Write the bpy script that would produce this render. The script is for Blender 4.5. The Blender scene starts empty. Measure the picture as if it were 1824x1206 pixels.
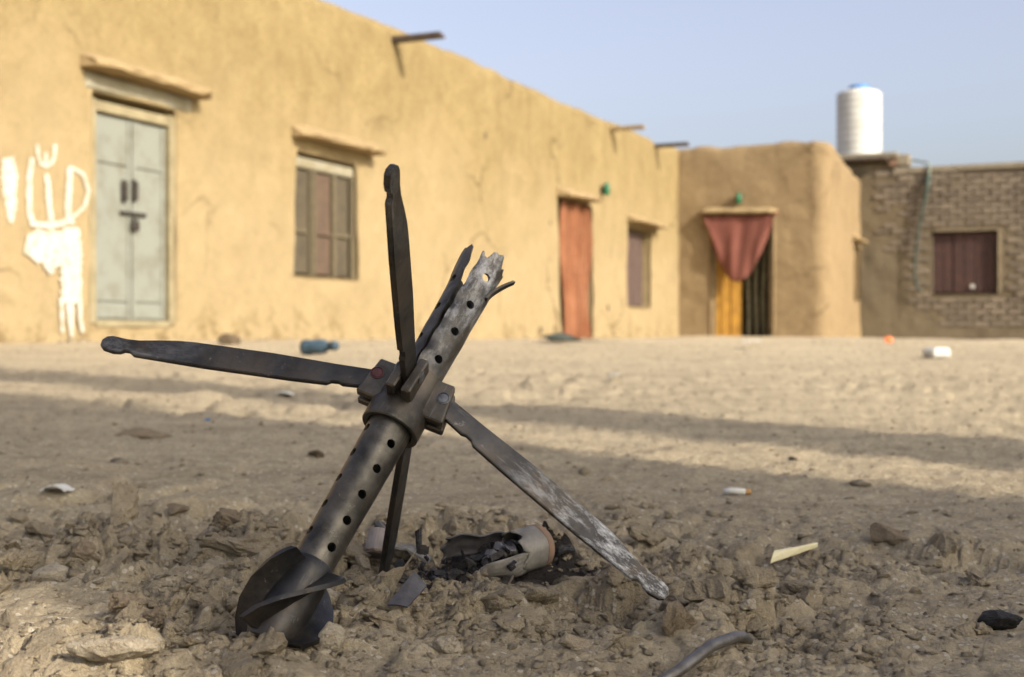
import bpy, bmesh, math, random
import numpy as np
from mathutils import Vector, Matrix

scene = bpy.context.scene
COL = scene.collection
rnd = random.Random(7)
R = math.radians

# ------------------------------------------------------------------ camera
CAMZ = 0.21
cam_d = bpy.data.cameras.new('camera')
cam = bpy.data.objects.new('camera', cam_d)
COL.objects.link(cam)
cam.location = (0, 0, CAMZ)
cam.rotation_euler = (R(90), 0, 0)
cam_d.sensor_width = 36
cam_d.lens = 36 * 2400 / 1824
cam_d.clip_start = 0.02
cam_d.clip_end = 2000
cam_d.dof.use_dof = True
cam_d.dof.focus_distance = 0.96
cam_d.dof.aperture_fstop = 10.5
scene.camera = cam

# ------------------------------------------------------------------ light
SUN_EL = R(29)
TRAV = (-0.737, 0.676)                       # way the sunlight runs over the ground
NRM = (TRAV[1], -TRAV[0])
world = bpy.data.worlds.new('World')
scene.world = world
world.use_nodes = True
wn = world.node_tree
wn.nodes.clear()
wo = wn.nodes.new('ShaderNodeOutputWorld')
bg = wn.nodes.new('ShaderNodeBackground')
sky = wn.nodes.new('ShaderNodeTexSky')
sky.sky_type = 'NISHITA'
sky.sun_disc = False
sky.sun_elevation = SUN_EL
sky.sun_rotation = math.atan2(-TRAV[0], -TRAV[1])
sky.altitude = 400
sky.air_density = 1.0
sky.dust_density = 7.0
sky.ozone_density = 1.2
bg.inputs['Strength'].default_value = 0.138
hs = wn.nodes.new('ShaderNodeHueSaturation')          # dusty air: the blue is washed out
hs.inputs['Hue'].default_value = 0.522
hs.inputs['Saturation'].default_value = 0.66
hs.inputs['Value'].default_value = 1.10
wn.links.new(sky.outputs[0], hs.inputs['Color'])
wn.links.new(hs.outputs[0], bg.inputs[0])
wn.links.new(bg.outputs[0], wo.inputs[0])

sd = bpy.data.lights.new('sun', 'SUN')
sd.energy = 3.9
sd.angle = R(0.9)
sd.color = (1.0, 0.90, 0.76)
sun = bpy.data.objects.new('sun', sd)
COL.objects.link(sun)
ce = math.cos(SUN_EL)
sun.rotation_euler = Vector((TRAV[0] * ce, TRAV[1] * ce, -math.sin(SUN_EL))).to_track_quat('-Z', 'Y').to_euler()
sun.location = (6, -6, 8)

vs = scene.view_settings
vs.view_transform = 'Standard'
vs.look = 'None'
vs.gamma = 1.0
vs.exposure = 0.80
vs.use_curve_mapping = False
scene.cycles.use_denoising = True
scene.cycles.max_bounces = 6

# ------------------------------------------------------------------ noise
def _hash(ix, iy, seed):
    h = (ix.astype(np.int64) * 374761393 + iy.astype(np.int64) * 668265263 + seed * 974634777) & 0xffffffff
    h = ((h ^ (h >> 13)) * 1274126177) & 0xffffffff
    h = ((h ^ (h >> 15)) * 2246822519) & 0xffffffff
    return ((h ^ (h >> 16)) & 0xffffff) / float(0x1000000)

def vnoise(x, y, seed=0):
    ix = np.floor(x); iy = np.floor(y)
    fx = x - ix; fy = y - iy
    u = fx * fx * fx * (fx * (fx * 6 - 15) + 10); v = fy * fy * fy * (fy * (fy * 6 - 15) + 10)
    a = _hash(ix, iy, seed); b = _hash(ix + 1, iy, seed); c = _hash(ix, iy + 1, seed); d = _hash(ix + 1, iy + 1, seed)
    return (a * (1 - u) + b * u) * (1 - v) + (c * (1 - u) + d * u) * v - 0.5

def fbm(x, y, octv=4, seed=0, gain=0.5):
    s = 0; amp = 1.0
    for k in range(octv):
        s = s + vnoise(x + 13.7 * k, y - 7.3 * k, seed + k) * amp
        x = x * 2.03; y = y * 2.03; amp *= gain
    return s

def plates(x, y, size, seed, tilt=0.5):
    """broken clay: every cell a tilted plate of its own height, crevices between"""
    gx = x / size; gy = y / size
    ix = np.floor(gx); iy = np.floor(gy)
    f1 = np.full(x.shape, 9.0); f2 = np.full(x.shape, 9.0); h = np.zeros(x.shape)
    for dx in (-1, 0, 1):
        for dy in (-1, 0, 1):
            cx = ix + dx; cy = iy + dy
            px = cx + 0.15 + 0.7 * _hash(cx, cy, seed); py = cy + 0.15 + 0.7 * _hash(cx, cy, seed + 1)
            ex = gx - px; ey = gy - py
            d = np.sqrt(ex * ex + ey * ey)
            hh = _hash(cx, cy, seed + 2) - 0.5 + tilt * ((_hash(cx, cy, seed + 3) - 0.5) * 2 * ex + (_hash(cx, cy, seed + 4) - 0.5) * 2 * ey)
            near = d < f1
            f2 = np.where(near, f1, np.minimum(f2, d))
            h = np.where(near, hh, h)
            f1 = np.where(near, d, f1)
    crev = np.clip((f2 - f1) / 0.22, 0, 1)
    return h * (0.35 + 0.65 * crev) - 0.35 * (1 - crev)

# ------------------------------------------------------------------ ground shape
def gauss(x, y, cx, cy, rx, ry):
    return np.exp(-(((x - cx) / rx) ** 2 + ((y - cy) / ry) ** 2))

def rubble(x, y):
    m = 1.0 * gauss(x, y, -0.26, 1.12, 0.30, 0.22) + 0.8 * gauss(x, y, 0.02, 1.10, 0.22, 0.18) + 0.6 * gauss(x, y, -0.45, 1.35, 0.3, 0.16)
    m = m + 0.5 * gauss(x, y, 0.12, 0.95, 0.09, 0.06) + 0.45 * gauss(x, y, 0.33, 1.20, 0.13, 0.06) + 0.18 * gauss(x, y, -0.06, 0.86, 0.25, 0.07)
    m = m + 0.30 * gauss(x, y, 0.10, 1.42, 0.26, 0.14)
    m = m * (1 - 0.75 * gauss(x, y, 0.01, 1.08, 0.075, 0.055)) * (1 - 0.9 * gauss(x, y, -0.36, 0.96, 0.13, 0.16))
    return np.clip(m * (1 + 1.2 * fbm(x * 9, y * 9, 3, 41)), 0, 1)

def base_z(x, y):
    z = 0.205 * (1 - np.exp(-np.maximum(y - 1.0, 0) / 5.5))
    z = z + 0.05 * gauss(x, y, 4.8, 26.5, 3.0, 2.0) - 0.05 / (1 + np.exp(-(x - 8.0) * 1.3)) * np.clip((y - 18) / 8, 0, 1)
    z = z + 0.018 * gauss(x, y, -0.22, 1.08, 0.28, 0.2) + 0.014 * gauss(x, y, 0.13, 0.93, 0.07, 0.05) + 0.013 * gauss(x, y, -0.155, 0.855, 0.08, 0.045)
    z = z + 0.010 * gauss(x, y, 0.38, 1.3, 0.14, 0.08)
    return z

def full_z(x, y):
    z = base_z(x, y)
    ru = rubble(x, y)
    far = np.clip((y - 2) / 6, 0, 1)
    z = z + (0.010 + 0.02 * far) * fbm(x * 1.1, y * 1.1, 3, 3) + 0.005 * fbm(x * 7, y * 7, 3, 9)
    z = z + (0.0030 + 0.005 * ru + 0.004 * np.clip((y - 1.2), 0, 1) * np.clip(6 - y, 0, 1)) * fbm(x * 26, y * 26, 3, 15)
    # shallow wheel ruts that cross the yard in long streaks
    q = x * 0.55 + y * 0.83 + 0.10 * fbm(x * 0.8, y * 0.8, 2, 70)
    z = z - 0.012 * np.clip((y - 1.3) * 2, 0, 1) * np.clip((30 - y) * 0.2, 0, 1) * np.maximum(vnoise(q * 5.0, x * 0.25, 77), 0)
    near = np.clip((3.2 - y) / 1.0, 0, 1) * np.clip((y + 0.5), 0, 1)
    wx = x + 0.012 * fbm(x * 30, y * 30, 2, 21); wy = y + 0.012 * fbm(x * 30, y * 30, 2, 22)
    mid = np.clip((7 - y) / 3, 0, 1) * np.clip((y - 1.0) * 2, 0, 1)
    z = z + mid * (0.020 * plates(x + 0.1 * fbm(x * 4, y * 4, 2, 81), y * 1.3 + 0.1 * fbm(x * 4, y * 4, 2, 82), 0.13, 83, 0.6) * np.clip(fbm(x * 1.7, y * 1.7, 3, 84) * 3 + 0.2, 0, 1))
    z = z + near * ru * (0.032 * plates(wx, wy * 1.25, 0.072, 31, 0.8) + 0.019 * plates(wx, wy * 1.2, 0.029, 36, 0.8))
    z = z + near * (0.22 + 0.78 * ru) * 0.0075 * plates(wx, wy, 0.0135, 51, 0.7)
    z = z + near * (0.35 + 0.65 * ru) * (0.0026 * fbm(x * 95, y * 95, 2, 61))
    return z

def gz(x, y):
    return float(full_z(np.array([float(x)]), np.array([float(y)]))[0])

_RY = np.geomspace(0.5, 70.0, 9000)
def ground_at(px, py):
    """the spot of ground seen at a place of the photograph"""
    xs = (px - 912) / 2400 * _RY
    below = CAMZ + (603 - py) / 2400 * _RY < full_z(xs, _RY)
    k = int(np.argmax(below)) if below.any() else len(_RY) - 1
    return Vector((float(xs[k]), float(_RY[k]), gz(xs[k], _RY[k])))

def unp(px, py, y):
    return Vector(((px - 912) / 2400 * y, y, CAMZ + (603 - py) / 2400 * y))

# ------------------------------------------------------------------ materials
class NT:
    def __init__(s, name):
        s.m = bpy.data.materials.new(name); s.m.use_nodes = True
        s.t = s.m.node_tree; s.t.nodes.clear()
        s.out = s.n('ShaderNodeOutputMaterial'); s.p = s.n('ShaderNodeBsdfPrincipled')
        s.l(s.p.outputs[0], s.out.inputs[0])
        s.tc = s.n('ShaderNodeTexCoord')
    def n(s, t, **k):
        o = s.t.nodes.new(t)
        for a, v in k.items(): setattr(o, a, v)
        return o
    def l(s, a, b): s.t.links.new(a, b)
    def vec(s, scale=(1, 1, 1), coord='Object', loc=(0, 0, 0)):
        mp = s.n('ShaderNodeMapping'); mp.inputs['Scale'].default_value = scale; mp.inputs['Location'].default_value = loc
        s.l(s.tc.outputs[coord], mp.inputs[0]); return mp.outputs[0]
    def noise(s, scale, detail=4, rough=0.55, v=None, dist=0.0):
        o = s.n('ShaderNodeTexNoise'); o.inputs['Scale'].default_value = scale; o.inputs['Detail'].default_value = detail
        o.inputs['Roughness'].default_value = rough; o.inputs['Distortion'].default_value = dist
        s.l(v if v is not None else s.tc.outputs['Object'], o.inputs['Vector']); return o.outputs['Fac']
    def ramp(s, fac, a, b, ca=(0, 0, 0, 1), cb=(1, 1, 1, 1)):
        o = s.n('ShaderNodeValToRGB'); e = o.color_ramp.elements
        e[0].position = a; e[1].position = b; e[0].color = ca; e[1].color = cb
        s.l(fac, o.inputs[0]); return o.outputs[0]
    def mix(s, fac, a, b, blend='MIX'):
        o = s.n('ShaderNodeMix', data_type='RGBA', blend_type=blend)
        for sock, v in ((o.inputs[0], fac), (o.inputs[6], a), (o.inputs[7], b)):
            if isinstance(v, (int, float)): sock.default_value = v
            elif isinstance(v, tuple): sock.default_value = v if len(v) == 4 else (*v, 1)
            else: s.l(v, sock)
        return o.outputs[2]
    def math(s, op, a, b=None, clamp=False):
        o = s.n('ShaderNodeMath', operation=op); o.use_clamp = clamp
        for i, v in enumerate((a, b)):
            if v is None: continue
            if isinstance(v, (int, float)): o.inputs[i].default_value = v
            else: s.l(v, o.inputs[i])
        return o.outputs[0]
    def bump(s, h, strength, dist, prev=None):
        o = s.n('ShaderNodeBump'); o.inputs['Strength'].default_value = strength; o.inputs['Distance'].default_value = dist
        s.l(h, o.inputs['Height'])
        if prev is not None: s.l(prev, o.inputs['Normal'])
        return o.outputs[0]
    def fin(s, col=None, rough=0.9, metal=0.0, nrm=None, spec=None):
        if col is not None:
            if isinstance(col, tuple): s.p.inputs['Base Color'].default_value = (*col, 1)
            else: s.l(col, s.p.inputs['Base Color'])
        for k, v in (('Roughness', rough), ('Metallic', metal)):
            if isinstance(v, (int, float)): s.p.inputs[k].default_value = v
            else: s.l(v, s.p.inputs[k])
        if nrm is not None: s.l(nrm, s.p.inputs['Normal'])
        if spec is not None: s.p.inputs['Specular IOR Level'].default_value = spec
        return s.m

def simple(name, c1, c2=None, scale=20, rough=0.85, metal=0.0, bumpd=0.0, bscale=None, spec=0.3, lo=0.35, hi=0.65, rand=0.0):
    s = NT(name)
    c2 = c2 or tuple(v * 0.75 for v in c1)
    col = s.mix(s.ramp(s.noise(scale, 5, 0.6), lo, hi), (*c1, 1), (*c2, 1))
    if rand:
        oi = s.n('ShaderNodeObjectInfo')
        col = s.mix(1.0, col, s.ramp(oi.outputs['Random'], 0, 1, (1 - rand,) * 3 + (1,), (1 + rand * 0.6,) * 3 + (1,)), 'MULTIPLY')
    nrm = s.bump(s.noise(bscale or scale * 2, 6, 0.6), 0.6, bumpd) if bumpd else None
    return s.fin(col, rough, metal, nrm, spec)

def make_ground():
    s = NT('packed_earth')
    big = s.ramp(s.noise(0.9, 4, 0.6), 0.35, 0.68)
    col = s.mix(big, (0.52, 0.430, 0.284), (0.44, 0.360, 0.236))
    st = s.n('ShaderNodeMapping'); st.inputs['Rotation'].default_value = (0, 0, R(-33)); st.inputs['Scale'].default_value = (0.5, 5, 1)
    s.l(s.tc.outputs['Object'], st.inputs[0])
    col = s.mix(s.ramp(s.noise(2.2, 6, 0.7, st.outputs[0]), 0.46, 0.70), col, (0.28, 0.226, 0.152))
    col = s.mix(s.math('MULTIPLY', s.ramp(s.noise(9, 7, 0.75), 0.50, 0.72), 0.6), col, (0.25, 0.20, 0.137))
    med = s.ramp(s.noise(22, 6, 0.7), 0.3, 0.75)
    col = s.mix(s.math('MULTIPLY', med, 0.45), col, (0.55, 0.462, 0.32))
    col = s.mix(s.math('MULTIPLY', s.ramp(s.noise(34, 7, 0.78), 0.53, 0.66), 0.5), col, (0.20, 0.158, 0.108))
    col = s.mix(s.math('MULTIPLY', s.ramp(s.noise(58, 5, 0.7), 0.60, 0.70), 0.55), col, (0.60, 0.52, 0.38))
    fine = s.noise(170, 5, 0.75)
    col = s.mix(s.ramp(fine, 0.36, 0.62), col, s.mix(0.42, col, (0.18, 0.14, 0.095)))
    vo = s.n('ShaderNodeTexVoronoi'); vo.inputs['Scale'].default_value = 190; s.l(s.tc.outputs['Object'], vo.inputs['Vector'])
    sp = s.n('ShaderNodeSeparateColor'); s.l(vo.outputs['Color'], sp.inputs[0])
    grit = s.math('MULTIPLY', s.math('GREATER_THAN', sp.outputs[0], 0.86), s.math('LESS_THAN', vo.outputs['Distance'], 0.42))
    col = s.mix(s.math('MULTIPLY', grit, 0.6), col, (0.60, 0.54, 0.44))
    at = s.n('ShaderNodeAttribute'); at.attribute_name = 'churn'      # freshly broken soil is browner
    col = s.mix(s.math('MULTIPLY', at.outputs['Fac'], 0.35), col, s.mix(1.0, col, (0.74, 0.72, 0.70), 'MULTIPLY'))
    # soot around the burnt canister
    ge = s.n('ShaderNodeSeparateXYZ'); s.l(s.tc.outputs['Object'], ge.inputs[0])
    def blob(cx, cy, r):
        dx = s.math('SUBTRACT', ge.outputs[0], cx); dy = s.math('SUBTRACT', ge.outputs[1], cy)
        d = s.math('SQRT', s.math('ADD', s.math('MULTIPLY', dx, dx), s.math('MULTIPLY', dy, dy)))
        return s.math('SUBTRACT', 1.0, s.math('DIVIDE', d, r), True)
    soot = s.math('ADD', blob(-0.05, 1.12, 0.13), blob(0.03, 1.14, 0.10))
    soot = s.math('MULTIPLY', soot, s.math('MULTIPLY', s.noise(38, 5, 0.7), 2.2), True)
    col = s.mix(s.ramp(soot, 0.35, 0.95), col, (0.035, 0.03, 0.027))
    n1 = s.bump(s.noise(45, 7, 0.75), 0.85, 0.009)
    n2 = s.bump(fine, 1.0, 0.005, n1)
    n3 = s.bump(s.noise(520, 3, 0.7), 0.6, 0.0012, n2)
    return s.fin(col, 0.95, 0, n3, 0.15)

def make_clod(name, a, b, rand=0.22):
    s = NT(name)
    P = s.n('ShaderNodeNewGeometry').outputs['Position']
    col = s.mix(s.ramp(s.noise(60, 6, 0.7, P), 0.35, 0.68), (*a, 1), (*b, 1))
    col = s.mix(s.ramp(s.noise(260, 4, 0.7, P), 0.52, 0.7), col, (0.25, 0.19, 0.125))
    oi = s.n('ShaderNodeObjectInfo')
    col = s.mix(1.0, col, s.ramp(oi.outputs['Random'], 0, 1, (1 - rand,) * 3 + (1,), (1 + rand * 0.4, 1 + rand * 0.35, 1 + rand * 0.3, 1)), 'MULTIPLY')
    n1 = s.bump(s.noise(130, 6, 0.75, P), 1.0, 0.006)
    n2 = s.bump(s.noise(480, 4, 0.7, P), 0.9, 0.0018, n1)
    return s.fin(col, 0.95, 0, n2, 0.15)

def make_mud(name, a, b, dark, dust=None):
    s = NT(name)
    col = s.mix(s.ramp(s.noise(0.8, 5, 0.6), 0.32, 0.7), (*a, 1), (*b, 1))
    v = s.vec((2.2, 2.2, 0.35))
    col = s.mix(s.math('MULTIPLY', s.ramp(s.noise(1.6, 5, 0.6, v), 0.5, 0.8), 0.5), col, (*dark, 1))
    col = s.mix(s.math('MULTIPLY', s.ramp(s.noise(4.2, 7, 0.75), 0.42, 0.74), 0.62), col, (*dark, 1))
    col = s.mix(s.math('MULTIPLY', s.ramp(s.noise(22, 5, 0.75), 0.48, 0.72), 0.6), col, tuple(c * 0.8 for c in dark) + (1,))
    if dust:  # pale dust, plus ground bounce painted into the lower wall
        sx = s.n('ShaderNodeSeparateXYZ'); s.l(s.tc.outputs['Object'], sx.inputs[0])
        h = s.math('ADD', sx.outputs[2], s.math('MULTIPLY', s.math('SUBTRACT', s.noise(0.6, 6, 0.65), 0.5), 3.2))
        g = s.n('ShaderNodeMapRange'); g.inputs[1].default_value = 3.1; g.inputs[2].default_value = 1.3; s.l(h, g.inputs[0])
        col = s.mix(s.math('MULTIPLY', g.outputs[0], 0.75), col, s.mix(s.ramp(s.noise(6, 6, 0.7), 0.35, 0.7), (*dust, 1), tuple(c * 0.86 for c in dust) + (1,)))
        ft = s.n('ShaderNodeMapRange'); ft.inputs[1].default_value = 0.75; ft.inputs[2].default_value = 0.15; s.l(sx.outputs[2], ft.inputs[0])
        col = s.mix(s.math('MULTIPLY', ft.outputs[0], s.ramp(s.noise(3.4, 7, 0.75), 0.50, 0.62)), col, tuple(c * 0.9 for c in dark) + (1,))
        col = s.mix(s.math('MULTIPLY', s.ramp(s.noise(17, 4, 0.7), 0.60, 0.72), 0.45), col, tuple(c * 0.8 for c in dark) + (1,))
    # hairline cracks in the plaster
    vo = s.n('ShaderNodeTexVoronoi', feature='DISTANCE_TO_EDGE'); vo.inputs['Scale'].default_value = 0.55
    wv = s.n('ShaderNodeVectorMath', operation='ADD'); s.l(s.tc.outputs['Object'], wv.inputs[0])
    nz = s.n('ShaderNodeTexNoise'); nz.inputs['Scale'].default_value = 1.7; nz.inputs['Detail'].default_value = 6; s.l(s.tc.outputs['Object'], nz.inputs['Vector'])
    s.l(nz.outputs['Color'], wv.inputs[1]); s.l(wv.outputs[0], vo.inputs['Vector'])
    cr = s.math('MULTIPLY', s.ramp(vo.outputs['Distance'], 0.0, 0.020, (1, 1, 1, 1), (0, 0, 0, 1)), s.ramp(s.noise(0.7, 3), 0.5, 0.6))
    col = s.mix(s.math('MULTIPLY', cr, 0.8), col, tuple(c * 0.55 for c in dark) + (1,))
    n1 = s.bump(s.noise(7, 6, 0.65), 0.7, 0.03)
    n2 = s.bump(s.noise(42, 5, 0.7), 0.6, 0.012, n1)
    return s.fin(col, 0.95, 0, n2, 0.12)

M = {}
M['ground'] = make_ground()
M['clod'] = make_clod('dry_clay', (0.385, 0.32, 0.222), (0.27, 0.222, 0.153))
M['stone'] = make_clod('pale_stone', (0.50, 0.43, 0.32), (0.40, 0.335, 0.24), 0.1)
M['brown_clod'] = make_clod('brown_clay', (0.29, 0.228, 0.155), (0.20, 0.153, 0.102), 0.1)
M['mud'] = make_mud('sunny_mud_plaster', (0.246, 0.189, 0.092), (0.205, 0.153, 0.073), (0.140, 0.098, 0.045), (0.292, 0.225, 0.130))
M['mud2'] = make_mud('brown_mud_plaster', (0.252, 0.184, 0.103), (0.218, 0.157, 0.087), (0.165, 0.115, 0.063))
M['mud3'] = make_mud('shaded_mud_plaster', (0.158, 0.127, 0.085), (0.130, 0.104, 0.068), (0.098, 0.077, 0.05))  # darker tone stands in for shade cast on the brick house
M['ledge'] = simple('ledge_mud', (0.29, 0.215, 0.112), (0.23, 0.165, 0.085), 9, 0.95, 0, 0.02, 14)
M['brick'] = simple('fired_brick', (0.185, 0.15, 0.115), (0.135, 0.11, 0.084), 11, 0.95, 0, 0.01, 40, rand=0.28)  # brick colour deepened in place of that same cast shade
M['coping'] = simple('coping_stone', (0.22, 0.19, 0.14), (0.17, 0.145, 0.105), 6, 0.95, 0, 0.01, 20)
M['door'] = simple('pale_green_paint', (0.172, 0.180, 0.155), (0.115, 0.104, 0.075), 5, 0.6, 0, 0.003, 30, lo=0.48, hi=0.78)
M['door_frame'] = simple('door_frame_paint', (0.24, 0.205, 0.125), (0.17, 0.14, 0.08), 5, 0.75, 0, 0.004, 30)
M['iron'] = simple('dark_iron', (0.06, 0.05, 0.042), (0.035, 0.03, 0.026), 30, 0.6, 0.6)
M['wood_dark'] = simple('dark_wood', (0.085, 0.062, 0.045), (0.05, 0.038, 0.03), 12, 0.8, 0, 0.004, 30)
M['wood_pale'] = simple('pale_wood', (0.24, 0.18, 0.1), (0.17, 0.125, 0.07), 10, 0.85, 0, 0.004, 30)
M['shutter'] = simple('brown_shutter', (0.092, 0.061, 0.041), (0.066, 0.045, 0.031), 8, 0.8, 0, 0.003, 30)
M['grey_lattice'] = simple('grey_brown_panel', (0.075, 0.06, 0.038), (0.05, 0.04, 0.026), 9, 0.85, 0, 0.004, 40)
M['mullion'] = simple('mullion_paint', (0.105, 0.086, 0.053), (0.08, 0.064, 0.038), 14, 0.8)
M['cream'] = simple('cream_plaster', (0.25, 0.235, 0.18), (0.19, 0.165, 0.105), 5, 0.9, 0, 0.01, 20)
M['purple'] = simple('faded_purple_wood', (0.085, 0.055, 0.046), (0.06, 0.04, 0.034), 8, 0.8)
M['maroon'] = simple('maroon_wood', (0.062, 0.03, 0.024), (0.04, 0.022, 0.02), 7, 0.7)
M['yellow'] = simple('yellow_paint', (0.34, 0.175, 0.022), (0.22, 0.11, 0.014), 6, 0.6)
M['olive'] = simple('olive_cloth', (0.24, 0.215, 0.13), (0.13, 0.115, 0.07), 9, 0.9)
M['room_shade'] = simple('painted_room_shade', (0.05, 0.04, 0.03), (0.035, 0.028, 0.02), 3, 0.95)  # unlit interiors: their shade is put into this dark colour
M['white_plastic'] = simple('white_plastic', (0.52, 0.52, 0.49), (0.43, 0.42, 0.385), 3, 0.45, 0, 0, spec=0.4)
M['blue_lid'] = simple('blue_plastic', (0.05, 0.22, 0.55), (0.04, 0.17, 0.45), 6, 0.5)
M['teal'] = simple('blue_grey_can', (0.06, 0.105, 0.15), (0.03, 0.05, 0.065), 14, 0.5)
M['pipe'] = simple('green_grey_pipe', (0.22, 0.25, 0.20), (0.14, 0.17, 0.14), 10, 0.6)
M['hose'] = simple('green_hose', (0.045, 0.062, 0.048), (0.035, 0.05, 0.04), 10, 0.6)
M['green'] = simple('green_glass', (0.02, 0.13, 0.06), (0.012, 0.09, 0.045), 10, 0.35)
M['paint'] = simple('white_wall_paint', (0.40, 0.375, 0.32), (0.27, 0.225, 0.15), 16, 0.9, lo=0.5, hi=0.72)
M['paper'] = simple('white_paper', (0.55, 0.54, 0.5), (0.42, 0.4, 0.35), 40, 0.8)
M['filter'] = simple('orange_filter', (0.42, 0.24, 0.09), (0.34, 0.19, 0.07), 200, 0.8)
M['peel'] = simple('cream_strip', (0.76, 0.68, 0.42), (0.66, 0.57, 0.33), 60, 0.6)
M['orange_bit'] = simple('orange_plastic', (0.75, 0.20, 0.07), (0.6, 0.15, 0.05), 30, 0.5)
M['charcoal'] = simple('charcoal', (0.020, 0.018, 0.017), (0.010, 0.0095, 0.009), 120, 0.75, 0, 0.003, 260)
M['char'] = simple('charred_stuff', (0.035, 0.031, 0.029), (0.011, 0.010, 0.010), 170, 0.7, 0.1, 0.002, 380, lo=0.4, hi=0.7)
M['dung'] = simple('dung', (0.12, 0.085, 0.05), (0.06, 0.045, 0.028), 80, 0.95, 0, 0.006, 160)
M['dark_cloth'] = simple('dark_green_cloth', (0.05, 0.06, 0.05), (0.03, 0.035, 0.03), 10, 0.9)
M['plate'] = simple('dull_grey_sheet', (0.115, 0.108, 0.112), (0.075, 0.070, 0.072), 90, 0.5, 0.5, 0.0004, 500)
M['rod'] = simple('worn_steel_rod', (0.19, 0.175, 0.155), (0.09, 0.08, 0.07), 70, 0.45, 0.7, 0.0006, 300)
M['pin_red'] = simple('red_pin', (0.10, 0.035, 0.034), (0.055, 0.024, 0.024), 300, 0.5, 0.3)
M['pin_grey'] = simple('grey_pin', (0.16, 0.165, 0.17), (0.08, 0.08, 0.082), 350, 0.4, 0.7)
M['lens_grey'] = M['plate']

def make_steel(name, dark, light, ash=None):
    """burnt gun steel; ash = (axis index, from, to) where white ash lies along the piece"""
    s = NT(name)
    col = s.mix(s.ramp(s.noise(38, 6, 0.65), 0.36, 0.66), (*dark, 1), (*light, 1))
    col = s.mix(s.math('MULTIPLY', s.ramp(s.noise(17, 7, 0.7), 0.46, 0.68), 0.6), col, (0.115, 0.086, 0.058))
    # scratches
    v = s.vec((26, 260, 260) if ash and ash[0] == 0 else (260, 260, 26))
    scr = s.ramp(s.noise(1.0, 3, 0.5, v), 0.66, 0.72)
    col = s.mix(s.math('MULTIPLY', scr, 0.16), col, (0.33, 0.31, 0.29))
    dust = s.ramp(s.noise(85, 6, 0.75), 0.63, 0.74)
    col = s.mix(s.math('MULTIPLY', dust, 0.55), col, (0.42, 0.38, 0.32))
    rough = s.math('ADD', 0.33, s.math('MULTIPLY', s.noise(60, 4), 0.25))
    metal = 0.8
    if ash:
        ax, a0, a1 = ash
        sx = s.n('ShaderNodeSeparateXYZ'); s.l(s.tc.outputs['Object'], sx.inputs[0])
        g = s.n('ShaderNodeMapRange'); g.inputs[1].default_value = a0; g.inputs[2].default_value = a1
        s.l(sx.outputs[ax], g.inputs[0])
        str_ = s.vec((26, 70, 40)) if ax == 0 else s.vec((60, 60, 30))
        nz = s.noise(1.5 if ax == 0 else 1.0, 7, 0.78, str_, 0.12)
        f = s.math('MULTIPLY', g.outputs[0], s.ramp(nz, 0.47, 0.66))
        f = s.math('MULTIPLY', f, 0.9)
        col = s.mix(f, col, (0.66, 0.655, 0.65))
        rough = s.math('ADD', rough, s.math('MULTIPLY', f, 0.4), True)
        metal = s.math('MULTIPLY', s.math('SUBTRACT', 1.0, f), 0.8)
    n1 = s.bump(s.noise(120, 5, 0.6), 0.35, 0.0008)
    n2 = s.bump(s.noise(700, 3, 0.6), 0.3, 0.0002, n1)
    return s.fin(col, rough, metal, n2, 0.4)

M['steel'] = make_steel('burnt_steel', (0.038, 0.035, 0.031), (0.125, 0.113, 0.094))
M['steel_dark'] = make_steel('sooty_steel', (0.020, 0.019, 0.020), (0.052, 0.050, 0.049))
M['fin'] = make_steel('fin_steel', (0.030, 0.029, 0.029), (0.062, 0.060, 0.058), (0, 0.10, 0.6))
M['fin_ash'] = make_steel('fin_steel_ashy', (0.034, 0.033, 0.034), (0.066, 0.064, 0.063), (0, 0.05, 0.16))
M['tube_ash'] = make_steel('tube_steel_ashy', (0.045, 0.042, 0.039), (0.125, 0.117, 0.105), (2, 0.0, 0.16))
M['casing'] = simple('grey_casing', (0.235, 0.215, 0.185), (0.13, 0.12, 0.105), 60, 0.6, 0.25, 0.0006, 250)
M['rust'] = simple('orange_rust', (0.225, 0.135, 0.088), (0.16, 0.112, 0.08), 90, 0.85)
M['pink_casing'] = simple('pale_pink_casing', (0.24, 0.205, 0.19), (0.15, 0.13, 0.12), 60, 0.7)

# ------------------------------------------------------------------ object helpers
ORG = {}
def empty(name, loc, label, cat, group=None):
    o = bpy.data.objects.new(name, None); COL.objects.link(o)
    o.empty_display_size = 0.1
    o.location = loc; o['label'] = label; o['category'] = cat
    if group: o['group'] = group
    ORG[o.name] = Vector(loc)
    return o

def tag(o, label, cat, group=None):
    o['label'] = label; o['category'] = cat
    if group: o['group'] = group
    return o

def link(name, me, mat, parent=None, org=None, smooth=False):
    """me holds world coordinates; they are moved to the origin of the thing"""
    base = Vector(org) if org is not None else (ORG[parent.name] if parent else Vector((0, 0, 0)))
    me.transform(Matrix.Translation(-base))
    if mat is not None: me.materials.append(mat)
    if smooth: me.polygons.foreach_set('use_smooth', [True] * len(me.polygons))
    o = bpy.data.objects.new(name, me); COL.objects.link(o)
    if parent is not None: o.parent = parent
    else: o.location = base
    ORG[o.name] = base
    return o

def obj(name, v, f, mat, parent=None, org=None, smooth=False):
    me = bpy.data.meshes.new(name)
    me.from_pydata([tuple(p) for p in v], [], [tuple(q) for q in f])
    me.validate(); me.update()
    return link(name, me, mat, parent, org, smooth)

def bm_obj(name, bm, mat, parent=None, org=None, smooth=False):
    bmesh.ops.recalc_face_normals(bm, faces=bm.faces)
    me = bpy.data.meshes.new(name); bm.to_mesh(me); bm.free()
    return link(name, me, mat, parent, org, smooth)

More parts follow.
